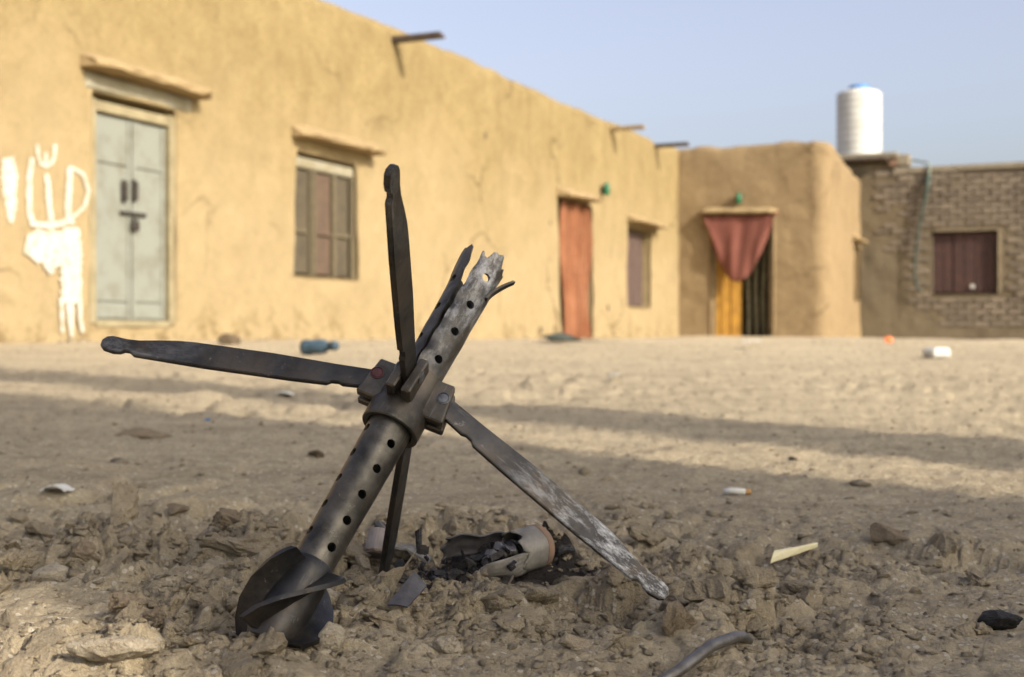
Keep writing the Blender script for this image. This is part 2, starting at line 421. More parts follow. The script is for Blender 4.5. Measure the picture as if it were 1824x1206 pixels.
BOXF = [(0, 3, 2, 1), (4, 5, 6, 7), (0, 1, 5, 4), (1, 2, 6, 5), (2, 3, 7, 6), (3, 0, 4, 7)]
def box_bm(bm, o, ax, ay, az, x0, x1, y0, y1, z0, z1, bev=0.0):
    """box in the frame (ax, ay, az) at o"""
    t = bmesh.new()
    vs_ = [t.verts.new(Vector(o) + Vector(ax) * x + Vector(ay) * y + Vector(az) * z)
           for z in (z0, z1) for x, y in ((x0, y0), (x1, y0), (x1, y1), (x0, y1))]
    for q in BOXF: t.faces.new([vs_[i] for i in q])
    bmesh.ops.recalc_face_normals(t, faces=t.faces)
    if bev: bmesh.ops.bevel(t, geom=t.edges[:], offset=bev, segments=1, affect='EDGES')
    me = bpy.data.meshes.new('tmp'); t.to_mesh(me); t.free(); bm.from_mesh(me); bpy.data.meshes.remove(me)

def tube_pts(pts, r, n=10):
    """closed tube along a polyline, r a number or list"""
    v = []; f = []
    pts = [Vector(p) for p in pts]
    up = None
    for i, p in enumerate(pts):
        d = (pts[min(i + 1, len(pts) - 1)] - pts[max(i - 1, 0)]).normalized()
        if up is None: up = d.orthogonal().normalized()
        up = (up - d * up.dot(d)).normalized(); s = d.cross(up)
        rr = r[i] if isinstance(r, (list, tuple)) else r
        for k in range(n):
            a = 2 * math.pi * k / n
            v.append(p + (up * math.cos(a) + s * math.sin(a)) * rr)
    m = len(pts)
    for i in range(m - 1):
        for k in range(n):
            f.append((i * n + k, i * n + (k + 1) % n, (i + 1) * n + (k + 1) % n, (i + 1) * n + k))
    f.append(tuple(range(n - 1, -1, -1))); f.append(tuple((m - 1) * n + k for k in range(n)))
    return v, f

def lathe(prof, n=32, cap0=True, cap1=True):
    v = []; f = []
    for s, r in prof:
        for k in range(n):
            a = 2 * math.pi * k / n
            v.append(Vector((r * math.cos(a), r * math.sin(a), s)))
    m = len(prof)
    for i in range(m - 1):
        for k in range(n):
            f.append((i * n + k, i * n + (k + 1) % n, (i + 1) * n + (k + 1) % n, (i + 1) * n + k))
    if cap0: f.append(tuple(range(n - 1, -1, -1)))
    if cap1: f.append(tuple((m - 1) * n + k for k in range(n)))
    return v, f

# ------------------------------------------------------------------ ground sheet
def build_ground():
    ys = [0.55]
    while ys[-1] < 2.2: ys.append(ys[-1] * 1.0032)
    k = 1.004
    while ys[-1] < 40: ys.append(ys[-1] * k); k = min(k * 1.0025, 1.02)
    while ys[-1] < 900: ys.append(ys[-1] * 1.12)
    back = [0.55]; st = 0.02
    while back[-1] > -60: back.append(back[-1] - st); st *= 1.16
    Y = np.array(back[:0:-1] + ys)
    c = list(np.arange(-0.44, 0.4401, 0.0019)); st = 0.0025
    right = []; x = c[-1]
    while x < 30: x += st; st *= 1.13; right.append(x)
    Cc = np.array([-q for q in right[::-1]] + c + right)
    S = np.where(Y > 0.55, Y, 0.55 + (0.55 - Y) * 0.9)
    X2 = S[:, None] * Cc[None, :]; Y2 = np.repeat(Y[:, None], len(Cc), 1)
    Z = full_z(X2, Y2)
    co = np.stack([X2, Y2, Z], -1).reshape(-1, 3)
    nr, nc = X2.shape
    i = np.arange(nr - 1)[:, None] * nc + np.arange(nc - 1)[None, :]
    quads = np.stack([i, i + 1, i + nc + 1, i + nc], -1).reshape(-1, 4)
    me = bpy.data.meshes.new('ground')
    me.vertices.add(len(co)); me.vertices.foreach_set('co', co.ravel().astype(np.float32))
    me.loops.add(quads.size); me.loops.foreach_set('vertex_index', quads.ravel().astype(np.int32))
    me.polygons.add(len(quads)); me.polygons.foreach_set('loop_start', np.arange(0, quads.size, 4, dtype=np.int32))
    me.polygons.foreach_set('loop_total', np.full(len(quads), 4, dtype=np.int32))
    me.update(calc_edges=True)
    at = me.attributes.new('churn', 'FLOAT', 'POINT'); at.data.foreach_set('value', rubble(X2, Y2).ravel().astype(np.float32))
    me.polygons.foreach_set('use_smooth', [True] * len(quads))
    o = link('ground', me, M['ground']); o['kind'] = 'structure'
    return o
build_ground()

# ------------------------------------------------------------------ mud walls
D1 = Vector((0.408, 0.913, 0)).normalized()          # way the long wall runs
D2 = Vector((0.913, -0.408, 0)).normalized()         # its outward side
UP = Vector((0, 0, 1))
P0 = Vector((-3.385, 12.0, 0))

def hit(Q, d, px, py):
    """distance along d and height where the sight line meets the upright plane through Q"""
    rx = (px - 912) / 2400
    t = (rx * Q.y - Q.x) / (d.x - rx * d.y)
    y = Q.y + d.y * t
    return t, CAMZ + (603 - py) / 2400 * y

def wall_disp(s, z, seed):
    s = np.asarray(s, float); z = np.asarray(z, float)
    d = 0.055 * fbm(s * 0.7, z * 0.7, 3, seed) + 0.022 * fbm(s * 3.1, z * 3.1, 3, seed + 5)
    return d + 0.06 * np.clip(0.75 - z, 0, 1) ** 2

def mud_wall(name, path, s0, s1, ztop, opens, mat, parent, seed, depth=0.3, ds=0.06, back=1.2, zlow=-0.3, jag=0.03, close=True):
    """plastered wall sheet along path(s) -> (point, outward normal), with openings (s0, s1, z0, z1) and a rounded top edge"""
    S = set(np.round(np.arange(s0, s1 + ds * 0.5, ds), 4))
    for o in opens:
        for e in o[:2]:
            S = {q for q in S if abs(q - e) > ds * 0.45} | {round(e, 4)}
    S = np.array(sorted(S))
    zm = min(ztop(q) for q in S) - 0.25
    Zs = set(np.round(np.arange(zlow, zm, ds), 4))
    for o in opens:
        for e in o[2:4]:
            Zs = {q for q in Zs if abs(q - e) > ds * 0.45} | {round(e, 4)}
    Zs = np.array(sorted(Zs))
    tops = np.array([ztop(q) + jag * float(fbm(np.array([q * 2.3]), np.array([seed * 1.0]), 4, seed)[0]) for q in S])
    rows = [np.full(len(S), z) for z in Zs]
    for k in range(1, 6): rows.append(Zs[-1] + (tops - 0.12 - Zs[-1]) * k / 5)
    off = [0.0] * len(rows)
    for a in (20, 40, 60, 80, 95):                   # rounded parapet
        rows.append(tops - 0.12 + 0.12 * math.sin(R(min(a, 90)))); off.append(-0.14 * (1 - math.cos(R(a))))
    rows.append(tops - 0.02); off.append(-back)
    if close: rows.append(tops * 0 + zlow); off.append(-back)
    P = [path(q) for q in S]
    v = []; idx = lambda i, j: j * len(S) + i
    for j, z in enumerate(rows):
        d = wall_disp(S, z, seed) if j < len(rows) - 1 - close else np.zeros(len(S))
        for i in range(len(S)):
            p, n = P[i]
            q = p + n * (float(d[i]) + off[j]); v.append(Vector((q.x, q.y, z[i])))
    hole = set()
    f = []; reveals = []
    for o in opens:
        i0 = int(np.argmin(abs(S - o[0]))); i1 = int(np.argmin(abs(S - o[1])))
        j0 = int(np.argmin(abs(Zs - o[2]))); j1 = int(np.argmin(abs(Zs - o[3])))
        for i in range(i0, i1):
            for j in range(j0, j1): hole.add((i, j))
        loop = [(i, j0) for i in range(i0, i1)] + [(i1, j) for j in range(j0, j1)] + [(i, j1) for i in range(i1, i0, -1)] + [(i0, j) for j in range(j1, j0, -1)]
        reveals.append(loop)
    for j in range(len(rows) - 1):
        for i in range(len(S) - 1):
            if (i, j) not in hole: f.append((idx(i, j), idx(i + 1, j), idx(i + 1, j + 1), idx(i, j + 1)))
    for loop in reveals:
        m = []; c = sum((v[idx(*l)] for l in loop), Vector()) / len(loop)
        for l in loop:
            n = P[l[0]][1]; q = v[idx(*l)]; rad = (q - c); rad -= n * rad.dot(n)
            a = q - n * 0.05 - rad.normalized() * 0.012; b = q - n * depth - rad.normalized() * 0.012
            m.append((len(v), len(v) + 1)); v += [a, b]
        for k in range(len(loop)):
            k2 = (k + 1) % len(loop)
            f.append((idx(*loop[k2]), idx(*loop[k]), m[k][0], m[k2][0])); f.append((m[k2][0], m[k][0], m[k][1], m[k2][1]))
    return obj(name, v, f, mat, parent, smooth=True)

def ledge(name, Q, d, n, s0, s1, z, out, thick, parent, mat, slope=0.10, tilt=0.0, seed=0):
    """rough mud ledge over an opening"""
    v = []; f = []; m = 14
    prof = [(-0.06, 0), (out, 0.0), (out + 0.015, thick * 0.5), (out - 0.03, thick), (out * 0.3, thick + slope * 0.6), (-0.06, thick + slope)]
    rr = random.Random(seed)
    for i in range(m + 1):
        s = s0 + (s1 - s0) * i / m; e = 0.75 if i in (0, m) else 1.0
        for a, b in prof:
            p = Q + d * (s + rr.uniform(-0.01, 0.01)) + n * (a * e + rr.uniform(-0.012, 0.012))
            v.append(Vector((p.x, p.y, z + b * e + tilt * (i / m) + rr.uniform(-0.010, 0.010))))
    k = len(prof)
    for i in range(m):
        for j in range(k):
            f.append((i * k + j, i * k + (j + 1) % k, (i + 1) * k + (j + 1) % k, (i + 1) * k + j))
    f.append(tuple(range(k - 1, -1, -1))); f.append(tuple(m * k + j for j in range(k)))
    return obj(name, v, f, mat, parent, smooth=False)

def panel(name, Q, d, n, s0, s1, z0, z1, y0, y1, mat, parent, bev=0.006):
    bm = bmesh.new(); box_bm(bm, Q, d, n, UP, s0, s1, y0, y1, z0, z1, bev)
    return bm_obj(name, bm, mat, parent)

# ---- the long house
house = empty('mud_house', tuple(P0 + D1 * 5), 'long sunlit yellow mud plastered house with pale double door and rain spouts', 'house')
t_c, _ = hit(P0, D1, 1209, 300)                      # inner corner
C = P0 + D1 * t_c
def hz(px, py): return hit(P0, D1, px, py)
da0, dz1 = hz(163, 186); da1, _ = hz(309, 210); _, dz0 = hz(235, 577)
wa0, wz1 = hz(524, 272); wa1, _ = hz(634, 300); _, wz0 = hz(575, 494)
ca0, cz1 = hz(996, 352); ca1, _ = hz(1057, 360)
va0, vz1 = hz(1118, 404); va1, _ = hz(1161, 412); _, vz0 = hz(1138, 546)
z_a = hz(592, 0)[1]; z_b = hz(1160, 247)[1]; s_a = hz(592, 0)[0]; s_b = hz(1160, 247)[0]
print('wall top', z_a, z_b, 'door', da0, da1, dz0, dz1, 'win', wa0, wa1, wz0, wz1, 'corner', C, t_c)
XS = [-9] + [hz(px, 0)[0] for px in (592, 700, 800, 1000, 1160, 1175, 1209)] + [t_c + 2]
ZS = [z_a + 0.05] + [hz(px, py)[1] for px, py in ((592, 1), (700, 42), (800, 85), (1000, 176), (1160, 243), (1175, 256), (1209, 262))]
ZS.append(ZS[-1])
topL = lambda s: float(np.interp(s, XS, ZS))
pathL = lambda s: (P0 + D1 * s, D2)
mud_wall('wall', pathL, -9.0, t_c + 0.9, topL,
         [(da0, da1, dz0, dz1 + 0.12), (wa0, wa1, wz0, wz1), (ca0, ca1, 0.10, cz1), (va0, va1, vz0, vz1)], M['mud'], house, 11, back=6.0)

# pale double door
door = bpy.data.objects.new('door', None); COL.objects.link(door); door.parent = house; ORG[door.name] = ORG[house.name]
dp = -0.045
panel('frame', P0, D1, D2, da0 - 0.02, da0 + 0.06, dz0, dz1 + 0.06, dp - 0.06, dp + 0.05, M['door_frame'], door)
panel('frame', P0, D1, D2, da1 - 0.06, da1 + 0.02, dz0, dz1 + 0.06, dp - 0.06, dp + 0.05, M['door_frame'], door)
panel('frame', P0, D1, D2, da0 + 0.063, da1 - 0.063, dz1 - 0.04, dz1 + 0.05, dp - 0.06, dp + 0.05, M['door_frame'], door)
panel('threshold', P0, D1, D2, da0 + 0.063, da1 - 0.063, dz0 - 0.03, dz0 + 0.03, dp - 0.06, dp + 0.06, M['door_frame'], door)
mid = (da0 + da1) / 2 + 0.02
dh = dz1 - dz0
for a, b in ((da0 + 0.066, mid - 0.006), (mid + 0.006, da1 - 0.066)):
    bm = bmesh.new()
    box_bm(bm, P0, D1, D2, UP, a, b, dp - 0.05, dp - 0.02, dz0 + 0.034, dz1 - 0.044)
    zc = [dz0 + 0.036, dz0 + 0.10 * dh, dz0 + 0.745 * dh, dz1 - 0.046]
    box_bm(bm, P0, D1, D2, UP, a + 0.004, a + 0.05, dp - 0.019, dp + 0.004, zc[0], zc[3], 0.003)
    box_bm(bm, P0, D1, D2, UP, b - 0.05, b - 0.004, dp - 0.019, dp + 0.004, zc[0], zc[3], 0.003)
    for k in range(3):
        box_bm(bm, P0, D1, D2, UP, a + 0.054, b - 0.054, dp - 0.019, dp - 0.002, zc[k] + 0.012, zc[k + 1] - 0.012, 0.004)
    bm_obj('door_leaf', bm, M['door'], door)
for px in (225, 243):
    s_, z_ = hz(px, 340)
    bm = bmesh.new(); box_bm(bm, P0, D1, D2, UP, s_ - 0.03, s_ + 0.03, dp + 0.02, dp + 0.05, z_ - 0.085, z_ + 0.085, 0.008)
    box_bm(bm, P0, D1, D2, UP, s_ - 0.012, s_ + 0.012, dp, dp + 0.03, z_ - 0.1, z_ + 0.1, 0.003)
    bm_obj('handle', bm, M['iron'], door)
s_, z_ = hz(242, 381)
panel('hasp', P0, D1, D2, s_ - 0.17, s_ + 0.17, z_ - 0.016, z_ + 0.016, dp + 0.006, dp + 0.03, M['iron'], door, 0.004)
bm = bmesh.new()
box_bm(bm, P0, D1, D2, UP, s_ - 0.045, s_ + 0.045, dp + 0.02, dp + 0.06, z_ - 0.15, z_ - 0.07, 0.01)
box_bm(bm, P0, D1, D2, UP, s_ - 0.035, s_ - 0.018, dp + 0.032, dp + 0.046, z_ - 0.075, z_ - 0.018, 0.003)
box_bm(bm, P0, D1, D2, UP, s_ + 0.018, s_ + 0.035, dp + 0.032, dp + 0.046, z_ - 0.075, z_ - 0.018, 0.003)
bm_obj('padlock', bm, M['iron'], door)
sl0, zl0 = hz(142, 112); sl1, zl1 = hz(350, 176)
panel('lintel_beam', P0, D1, D2, sl0 + 0.05, sl1 - 0.1, dz1 + 0.13, dz1 + 0.27, -0.05, 0.03, M['cream'], house, 0.02)
ledge('ledge', P0, D1, D2, sl0, sl1, zl0 - 0.03, 0.24, 0.07, house, M['ledge'], 0.10, zl1 - zl0 + 0.02, 1)
# shuttered window
win = bpy.data.objects.new('window', None); COL.objects.link(win); win.parent = house; ORG[win.name] = ORG[house.name]
ww = wa1 - wa0; wp = 0.005; zhead = wz1 - 0.14
panel('head', P0, D1, D2, wa0 + 0.01, wa1 - 0.01, zhead, wz1 - 0.02, -0.16, -0.02, M['cream'], win, 0.02)
for k, (a, b, mname) in enumerate(((0.03, 0.30, 'grey_lattice'), (0.345, 0.64, 'shutter'), (0.70, 0.93, 'grey_lattice'))):
    for z0_, z1_ in ((wz0 + 0.03, wz0 + 0.40 * (zhead - wz0)), (wz0 + 0.44 * (zhead - wz0), zhead - 0.02)):
        panel('pane', P0, D1, D2, wa0 + a * ww, wa0 + b * ww, z0_, z1_, wp - 0.10 - (0.005 if k == 1 else 0), wp - 0.06 - (0.005 if k == 1 else 0), M[mname], win, 0.008)
for a, w in ((0.0, 0.03), (0.27, 0.03), (0.325, 0.03), (0.635, 0.045), (0.945, 0.04)):
    panel('mullion', P0, D1, D2, wa0 + a * ww, wa0 + (a + w) * ww, wz0 + 0.005, zhead - 0.004, wp - 0.07, wp - 0.015, M['mullion'], win)
for a, b in ((0.06, 0.24), (0.37, 0.62), (0.695, 0.92)):
    z_ = wz0 + 0.42 * (zhead - wz0)
    panel('rail', P0, D1, D2, wa0 + a * ww, wa0 + b * ww, z_ - 0.025, z_ + 0.025, wp - 0.13, wp - 0.03, M['shutter'] if a == 0.37 else M['mullion'], win)
panel('backing', P0, D1, D2, wa0 - 0.02, wa1 + 0.02, wz0 - 0.02, wz1 + 0.02, -0.40, -0.28, M['room_shade'], win)
s0_, z0_ = hz(514, 236); s1_, z1_ = hz(664, 272)
ledge('ledge', P0, D1, D2, s0_, s1_, z0_ - 0.04, 0.24, 0.06, house, M['ledge'], 0.12, z1_ - z0_, 2)
# curtained doorway
panel('doorway_backing', P0, D1, D2, ca0 - 0.02, ca1 + 0.02, 0.0, cz1 + 0.02, -0.40, -0.28, M['room_shade'], house)  # dark sheet standing in for the unlit room
s0_, z0_ = hz(994, 347); s1_, z1_ = hz(1051, 359)
ledge('ledge', P0, D1, D2, s0_, s1_, z0_ - 0.02, 0.26, 0.06, house, M['ledge'], 0.12, z1_ - z0_, 3)
# narrow window
win2 = bpy.data.objects.new('window', None); COL.objects.link(win2); win2.parent = house; ORG[win2.name] = ORG[house.name]
panel('shutter', P0, D1, D2, va0 + 0.01, (va0 + va1) / 2 - 0.01, vz0 + 0.02, vz1 - 0.03, -0.2, -0.15, M['purple'], win2)
panel('shutter', P0, D1, D2, (va0 + va1) / 2 + 0.01, va1 - 0.12, vz0 + 0.02, vz1 - 0.03, -0.2, -0.15, M['purple'], win2)
panel('backing', P0, D1, D2, va0 - 0.02, va1 + 0.02, vz0 - 0.02, vz1 + 0.02, -0.40, -0.28, M['room_shade'], win2)
s0_, z0_ = hz(1116, 392); s1_, z1_ = hz(1169, 407)
ledge('ledge', P0, D1, D2, s0_, s1_, z0_ - 0.02, 0.26, 0.06, house, M['ledge'], 0.12, z1_ - z0_, 4)
# rain spouts: open channels that stick out of the parapet
def spout(px, py, ln, mat, w=0.06, up=0.0):
    s_, z_ = hz(px, py)
    ax = (D2 + UP * up).normalized(); o = P0 + D1 * s_ + UP * z_
    bm = bmesh.new()
    box_bm(bm, o, ax, D1, UP, -0.35, ln, -w, w, -0.014, 0.014, 0.004)
    box_bm(bm, o, ax, D1, UP, -0.35, ln - 0.01, -w, -w + 0.022, 0.016, 0.055, 0.004)
    box_bm(bm, o, ax, D1, UP, -0.35, ln - 0.02, w - 0.022, w, 0.016, 0.05, 0.004)
    bm_obj('rain_spout', bm, mat, house)
spout(703, 74, 0.66, M['wood_dark'])
spout(1090, 232, 0.60, M['ledge'])
spout(1168, 262, 0.66, M['wood_dark'])
# white painted strokes on the plaster
graf = bpy.data.objects.new('graffiti', None); COL.objects.link(graf); graf.parent = house; ORG[graf.name] = ORG[house.name]
STROKES = [
    ([(16, 281, 26), (20, 310, 30), (18, 345, 24), (20, 372, 20), (19, 397, 7)]),
    ([(67, 257, 7), (70, 280, 8), (75, 291, 8), (84, 296, 8), (93, 291, 8), (98, 280, 8), (99, 257, 7)]),
    ([(83, 272, 6), (84, 293, 6)]),
    ([(58, 281, 9), (53, 320, 11), (50, 368, 11), (55, 396, 10)]),
    ([(84, 310, 9), (86, 350, 11), (89, 394, 11)]),
    ([(123, 296, 10), (121, 340, 12), (120, 394, 12)]),
    ([(123, 297, 6), (144, 310, 7), (154, 339, 7), (149, 368, 7), (121, 394, 8)]),
    ([(50, 398, 12), (87, 402, 14), (131, 393, 12)]),
    ([(43, 432, 40), (60, 436, 66), (85, 440, 80), (112, 444, 70)]),
    ([(85, 470, 30), (88, 488, 10)]),
    ([(124, 405, 34), (123, 450, 42), (124, 500, 44), (124, 540, 40)]),
    ([(107, 530, 10), (105, 560, 8), (103, 592, 6)]),
    ([(122, 535, 18), (121, 570, 14), (121, 600, 7)]),
    ([(139, 530, 11), (140, 565, 10), (143, 592, 7)]),
]
for q, st in enumerate(STROKES):
    pts = []
    for (x0, y0, w0), (x1, y1, w1) in zip(st[:-1], st[1:]):
        n_ = max(2, int(math.hypot(x1 - x0, y1 - y0) / 4))
        for k in range(n_): u = k / n_; pts.append((x0 + (x1 - x0) * u, y0 + (y1 - y0) * u, w0 + (w1 - w0) * u))
    pts.append(st[-1])
    v = []; f = []; rr = random.Random(q)
    for i, (x, y, w) in enumerate(pts):
        a = pts[max(i - 1, 0)]; b = pts[min(i + 1, len(pts) - 1)]
        dx, dy = b[0] - a[0], b[1] - a[1]; l_ = math.hypot(dx, dy) or 1
        for sgn in (-1, -0.33, 0.33, 1):
            ww_ = w * 0.43 * (1 + (rr.uniform(-0.18, 0.18) if abs(sgn) == 1 else 0))
            s_, z_ = hz(x - dy / l_ * ww_ * sgn, y + dx / l_ * ww_ * sgn)
            v.append(P0 + D1 * s_ + D2 * (float(wall_disp([s_], [z_], 11)[0]) + 0.010 + 0.0012 * q) + UP * z_)
    for i in range(len(pts) - 1):
        for k in range(3): f.append((i * 4 + k, (i + 1) * 4 + k, (i + 1) * 4 + k + 1, i * 4 + k + 1))
    obj('paint_stroke', v, f, M['paint'], graf, smooth=True)
# dark discs on the plaster, painting the shade inside small holes
for px, py, r_ in ((861, 242, 0.045), (1081, 549, 0.06), (962, 588, 0.06), (982, 397, 0.03)):
    s_, z_ = hz(px, py)
    b_ = P0 + D1 * s_ + UP * z_ + D2 * (float(wall_disp([s_], [z_], 11)[0]) + 0.004)
    vv = [b_ + D1 * (r_ * math.cos(a * 0.7) * (0.8 + 0.3 * math.sin(a * 2.1))) * 0.6 + UP * (r_ * math.sin(a * 0.7)) for a in range(9)]
    vv2 = [p + D2 * 0.012 for p in vv]
    n9 = 9
    obj('hole_shade', vv + vv2, [tuple(range(n9, 2 * n9))] + [(k, (k + 1) % n9, n9 + (k + 1) % n9, n9 + k) for k in range(n9)], M['wood_dark'], house)

# ---- the entrance house in the corner
tf1, _ = hit(C, D2, 1478, 300)                        # width of its front
LSIDE = 3.5
RC = 0.32
cent = C + D2 * (tf1 - RC) + D1 * RC
ARC = RC * math.pi / 2
def pathE(s):
    if s < tf1 - RC: return C + D2 * s, -D1
    if s < tf1 - RC + ARC:
        a = (s - (tf1 - RC)) / RC
        n = (-D1 * math.cos(a) + D2 * math.sin(a)); return cent + n * RC, n
    u = s - (tf1 - RC + ARC)
    return C + D2 * tf1 + D1 * (RC + u), D2
entr = empty('entrance_house', tuple(C + D2 * 1.5), 'shaded brown mud house in the corner with a curtained yellow doorway', 'house')
def ez(px, py): return hit(C, D2, px, py)
ea0, ez1 = ez(1266, 384); ea1, _ = ez(1378, 384)
ze0 = ez(1215, 264)[1]; ze1 = ez(1440, 250)[1]; ze2 = ez(1470, 247)[1]
SE = tf1 - RC + ARC
Q2 = C + D2 * tf1
def sd(px, py): return hit(Q2, D1, px, py)
na0, nz1 = sd(1521, 438); na1, nz0 = sd(1533, 535)
XE = [-1, 0.1, ez(1330, 0)[0], ez(1440, 0)[0], tf1 - RC, SE, SE + 1.2, SE + LSIDE]
ZE = [ze0, ze0, ez(1330, 257)[1], ze1, ze2, ze2 - 0.05, ze2 - 0.22, ze2 - 0.40]
mud_wall('wall', pathE, -0.25, SE + LSIDE - 0.2, lambda s: float(np.interp(s, XE, ZE)),
         [(ea0, ea1, 0.12, ez1), (SE - RC + na0, SE - RC + na1, nz0, nz1)], M['mud2'], entr, 23, back=0.5, depth=0.28, jag=0.06, close=False)
# roof and room behind the doorway
bm = bmesh.new(); box_bm(bm, C, D2, D1, UP, -0.2, tf1 - 0.35, 0.35, LSIDE, 3.2, ze0 - 0.25); bm_obj('roof', bm, M['mud2'], entr)
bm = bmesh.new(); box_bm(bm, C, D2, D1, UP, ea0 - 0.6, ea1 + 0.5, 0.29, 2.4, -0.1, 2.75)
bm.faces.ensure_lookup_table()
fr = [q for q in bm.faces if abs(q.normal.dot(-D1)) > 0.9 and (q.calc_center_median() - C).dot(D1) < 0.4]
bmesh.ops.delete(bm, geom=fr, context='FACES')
me_ = bpy.data.meshes.new('room'); bm.to_mesh(me_); bm.free(); link('room', me_, M['room_shade'], entr)
panel('niche_backing', Q2, D1, D2, na0 - 0.05, na1 + 0.05, nz0 - 0.05, nz1 + 0.05, -0.42, -0.27, M['room_shade'], entr)
nl0, nlz = sd(1521, 428)
ledge('ledge', Q2, D1, D2, nl0 - 0.1, nl0 + 0.75, nlz, 0.16, 0.06, entr, M['ledge'], 0.1, -0.02, 6)
s0_, z0_ = ez(1252, 381); s1_, z1_ = ez(1385, 381)
ledge('ledge', C, D2, -D1, s0_, s1_, z0_, 0.22, 0.07, entr, M['ledge'], 0.07, z1_ - z0_, 7)
# door set in the opening
edoor = bpy.data.objects.new('door', None); COL.objects.link(edoor); edoor.parent = entr; ORG[edoor.name] = ORG[entr.name]
yl0 = ez(1273, 0)[0]; yl1 = ez(1309, 0)[0]
panel('frame', C, D2, -D1, ea0 + 0.005, ea0 + 0.07, 0.1, ez1 - 0.02, -0.22, -0.1, M['wood_pale'], edoor)
panel('frame', C, D2, -D1, ea1 - 0.12, ea1 - 0.005, 0.1, ez1 - 0.02, -0.22, -0.1, M['wood_pale'], edoor)
# the yellow leaf stands ajar, hinged on the frame
hb = C + D2 * (ea0 + 0.075) + D1 * 0.12
lx = (D2 * math.cos(R(18)) + D1 * math.sin(R(18))); ly = lx.cross(UP)
bm = bmesh.new(); box_bm(bm, hb, lx, ly, UP, 0, yl1 - yl0 + 0.1, -0.02, 0.02, 0.2, ez1 - 0.1, 0.004)
for k in range(2): box_bm(bm, hb, lx, ly, UP, 0.10 + 0.2 * k, 0.12 + 0.2 * k, 0.021, 0.045, 0.22, ez1 - 0.12, 0.003)
bm_obj('door_leaf', bm, M['yellow'], edoor)
# striped cloth hanging in the dark of the entrance
for k in range(4):
    a = ea0 + (0.50 + 0.12 * k) * (ea1 - ea0)
    v, f = [], []
    for j in range(14):
        z = 0.2 + (ez1 - 0.5) * j / 13
        for i in range(7):
            p = C + D2 * (a + 0.085 * i / 6 + 0.01 * math.sin(j * 0.6 + k)) + D1 * (0.36 + 0.02 * math.sin(i * 2.1 + k)); v.append(Vector((p.x, p.y, z)))
    for j in range(13):
        for i in range(6): f.append((j * 7 + i, j * 7 + i + 1, j * 7 + i + 8, j * 7 + i + 7))
    o = obj('hanging_strip', v, f, M['olive'], edoor, smooth=True)
    md = o.modifiers.new('thick', 'SOLIDIFY'); md.thickness = 0.006

# ---- brick house
B0 = C + D2 * tf1 + D1 * LSIDE
brick_h = empty('brick_house', tuple(B0 + D2 * 2), 'brown brick house with dark shuttered window and half worn mud plaster', 'house')
def bz(px, py): return hit(B0, D2, px, py)
ba0, bz1 = bz(1659, 413); ba1, _ = bz(1778, 413); _, bz0 = bz(1718, 524)
sL, ztL = bz(1545, 306); sR, ztR = bz(1824, 304)
s_end = bz(2150, 300)[0]
ztop_b = lambda s: ztL + (ztR - ztL) * (s - sL) / (sR - sL) * 0.4
mud_wall('wall', lambda s: (B0 + D2 * s, -D1), -0.5, s_end, ztop_b, [(ba0, ba1, bz0, bz1)], M['mud3'], brick_h, 37, back=5.0, depth=0.25, jag=0.02)
bwin = bpy.data.objects.new('window', None); COL.objects.link(bwin); bwin.parent = brick_h; ORG[bwin.name] = ORG[brick_h.name]
bm_ = (ba0 + ba1) / 2 - 0.25
for a, b in ((ba0 + 0.03, bm_ - 0.01), (bm_ + 0.01, ba1 - 0.03)):
    bm = bmesh.new(); box_bm(bm, B0, D2, -D1, UP, a, b, -0.20, -0.15, bz0 + 0.03, bz1 - 0.03, 0.006)
    nn = max(2, int((b - a) / 0.2))
    for k in range(nn): box_bm(bm, B0, D2, -D1, UP, a + (b - a) * k / nn + 0.012, a + (b - a) * (k + 1) / nn - 0.012, -0.149, -0.135, bz0 + 0.05, bz1 - 0.05, 0.004)
    bm_obj('shutter', bm, M['maroon'], bwin)
for a, b in ((ba0 - 0.01, ba0 + 0.03), (ba1 - 0.03, ba1 + 0.01)):
    panel('frame', B0, D2, -D1, a, b, bz0 + 0.002, bz1, -0.22, -0.10, M['wood_dark'], bwin)
panel('backing', B0, D2, -D1, ba0 - 0.02, ba1 + 0.02, bz0 - 0.02, bz1 + 0.02, -0.36, -0.23, M['room_shade'], bwin)
sk, zk = bz(1731, 510)
panel('latch', B0, D2, -D1, sk - 0.04, sk + 0.04, zk - 0.04, zk + 0.04, -0.13, -0.10, M['white_plastic'], bwin, 0.01)
panel('coping', B0, D2, -D1, bz(1592, 300)[0], s_end - 0.05, ztL - 0.07, ztL + 0.05, -0.28, 0.05, M['coping'], brick_h, 0.015)
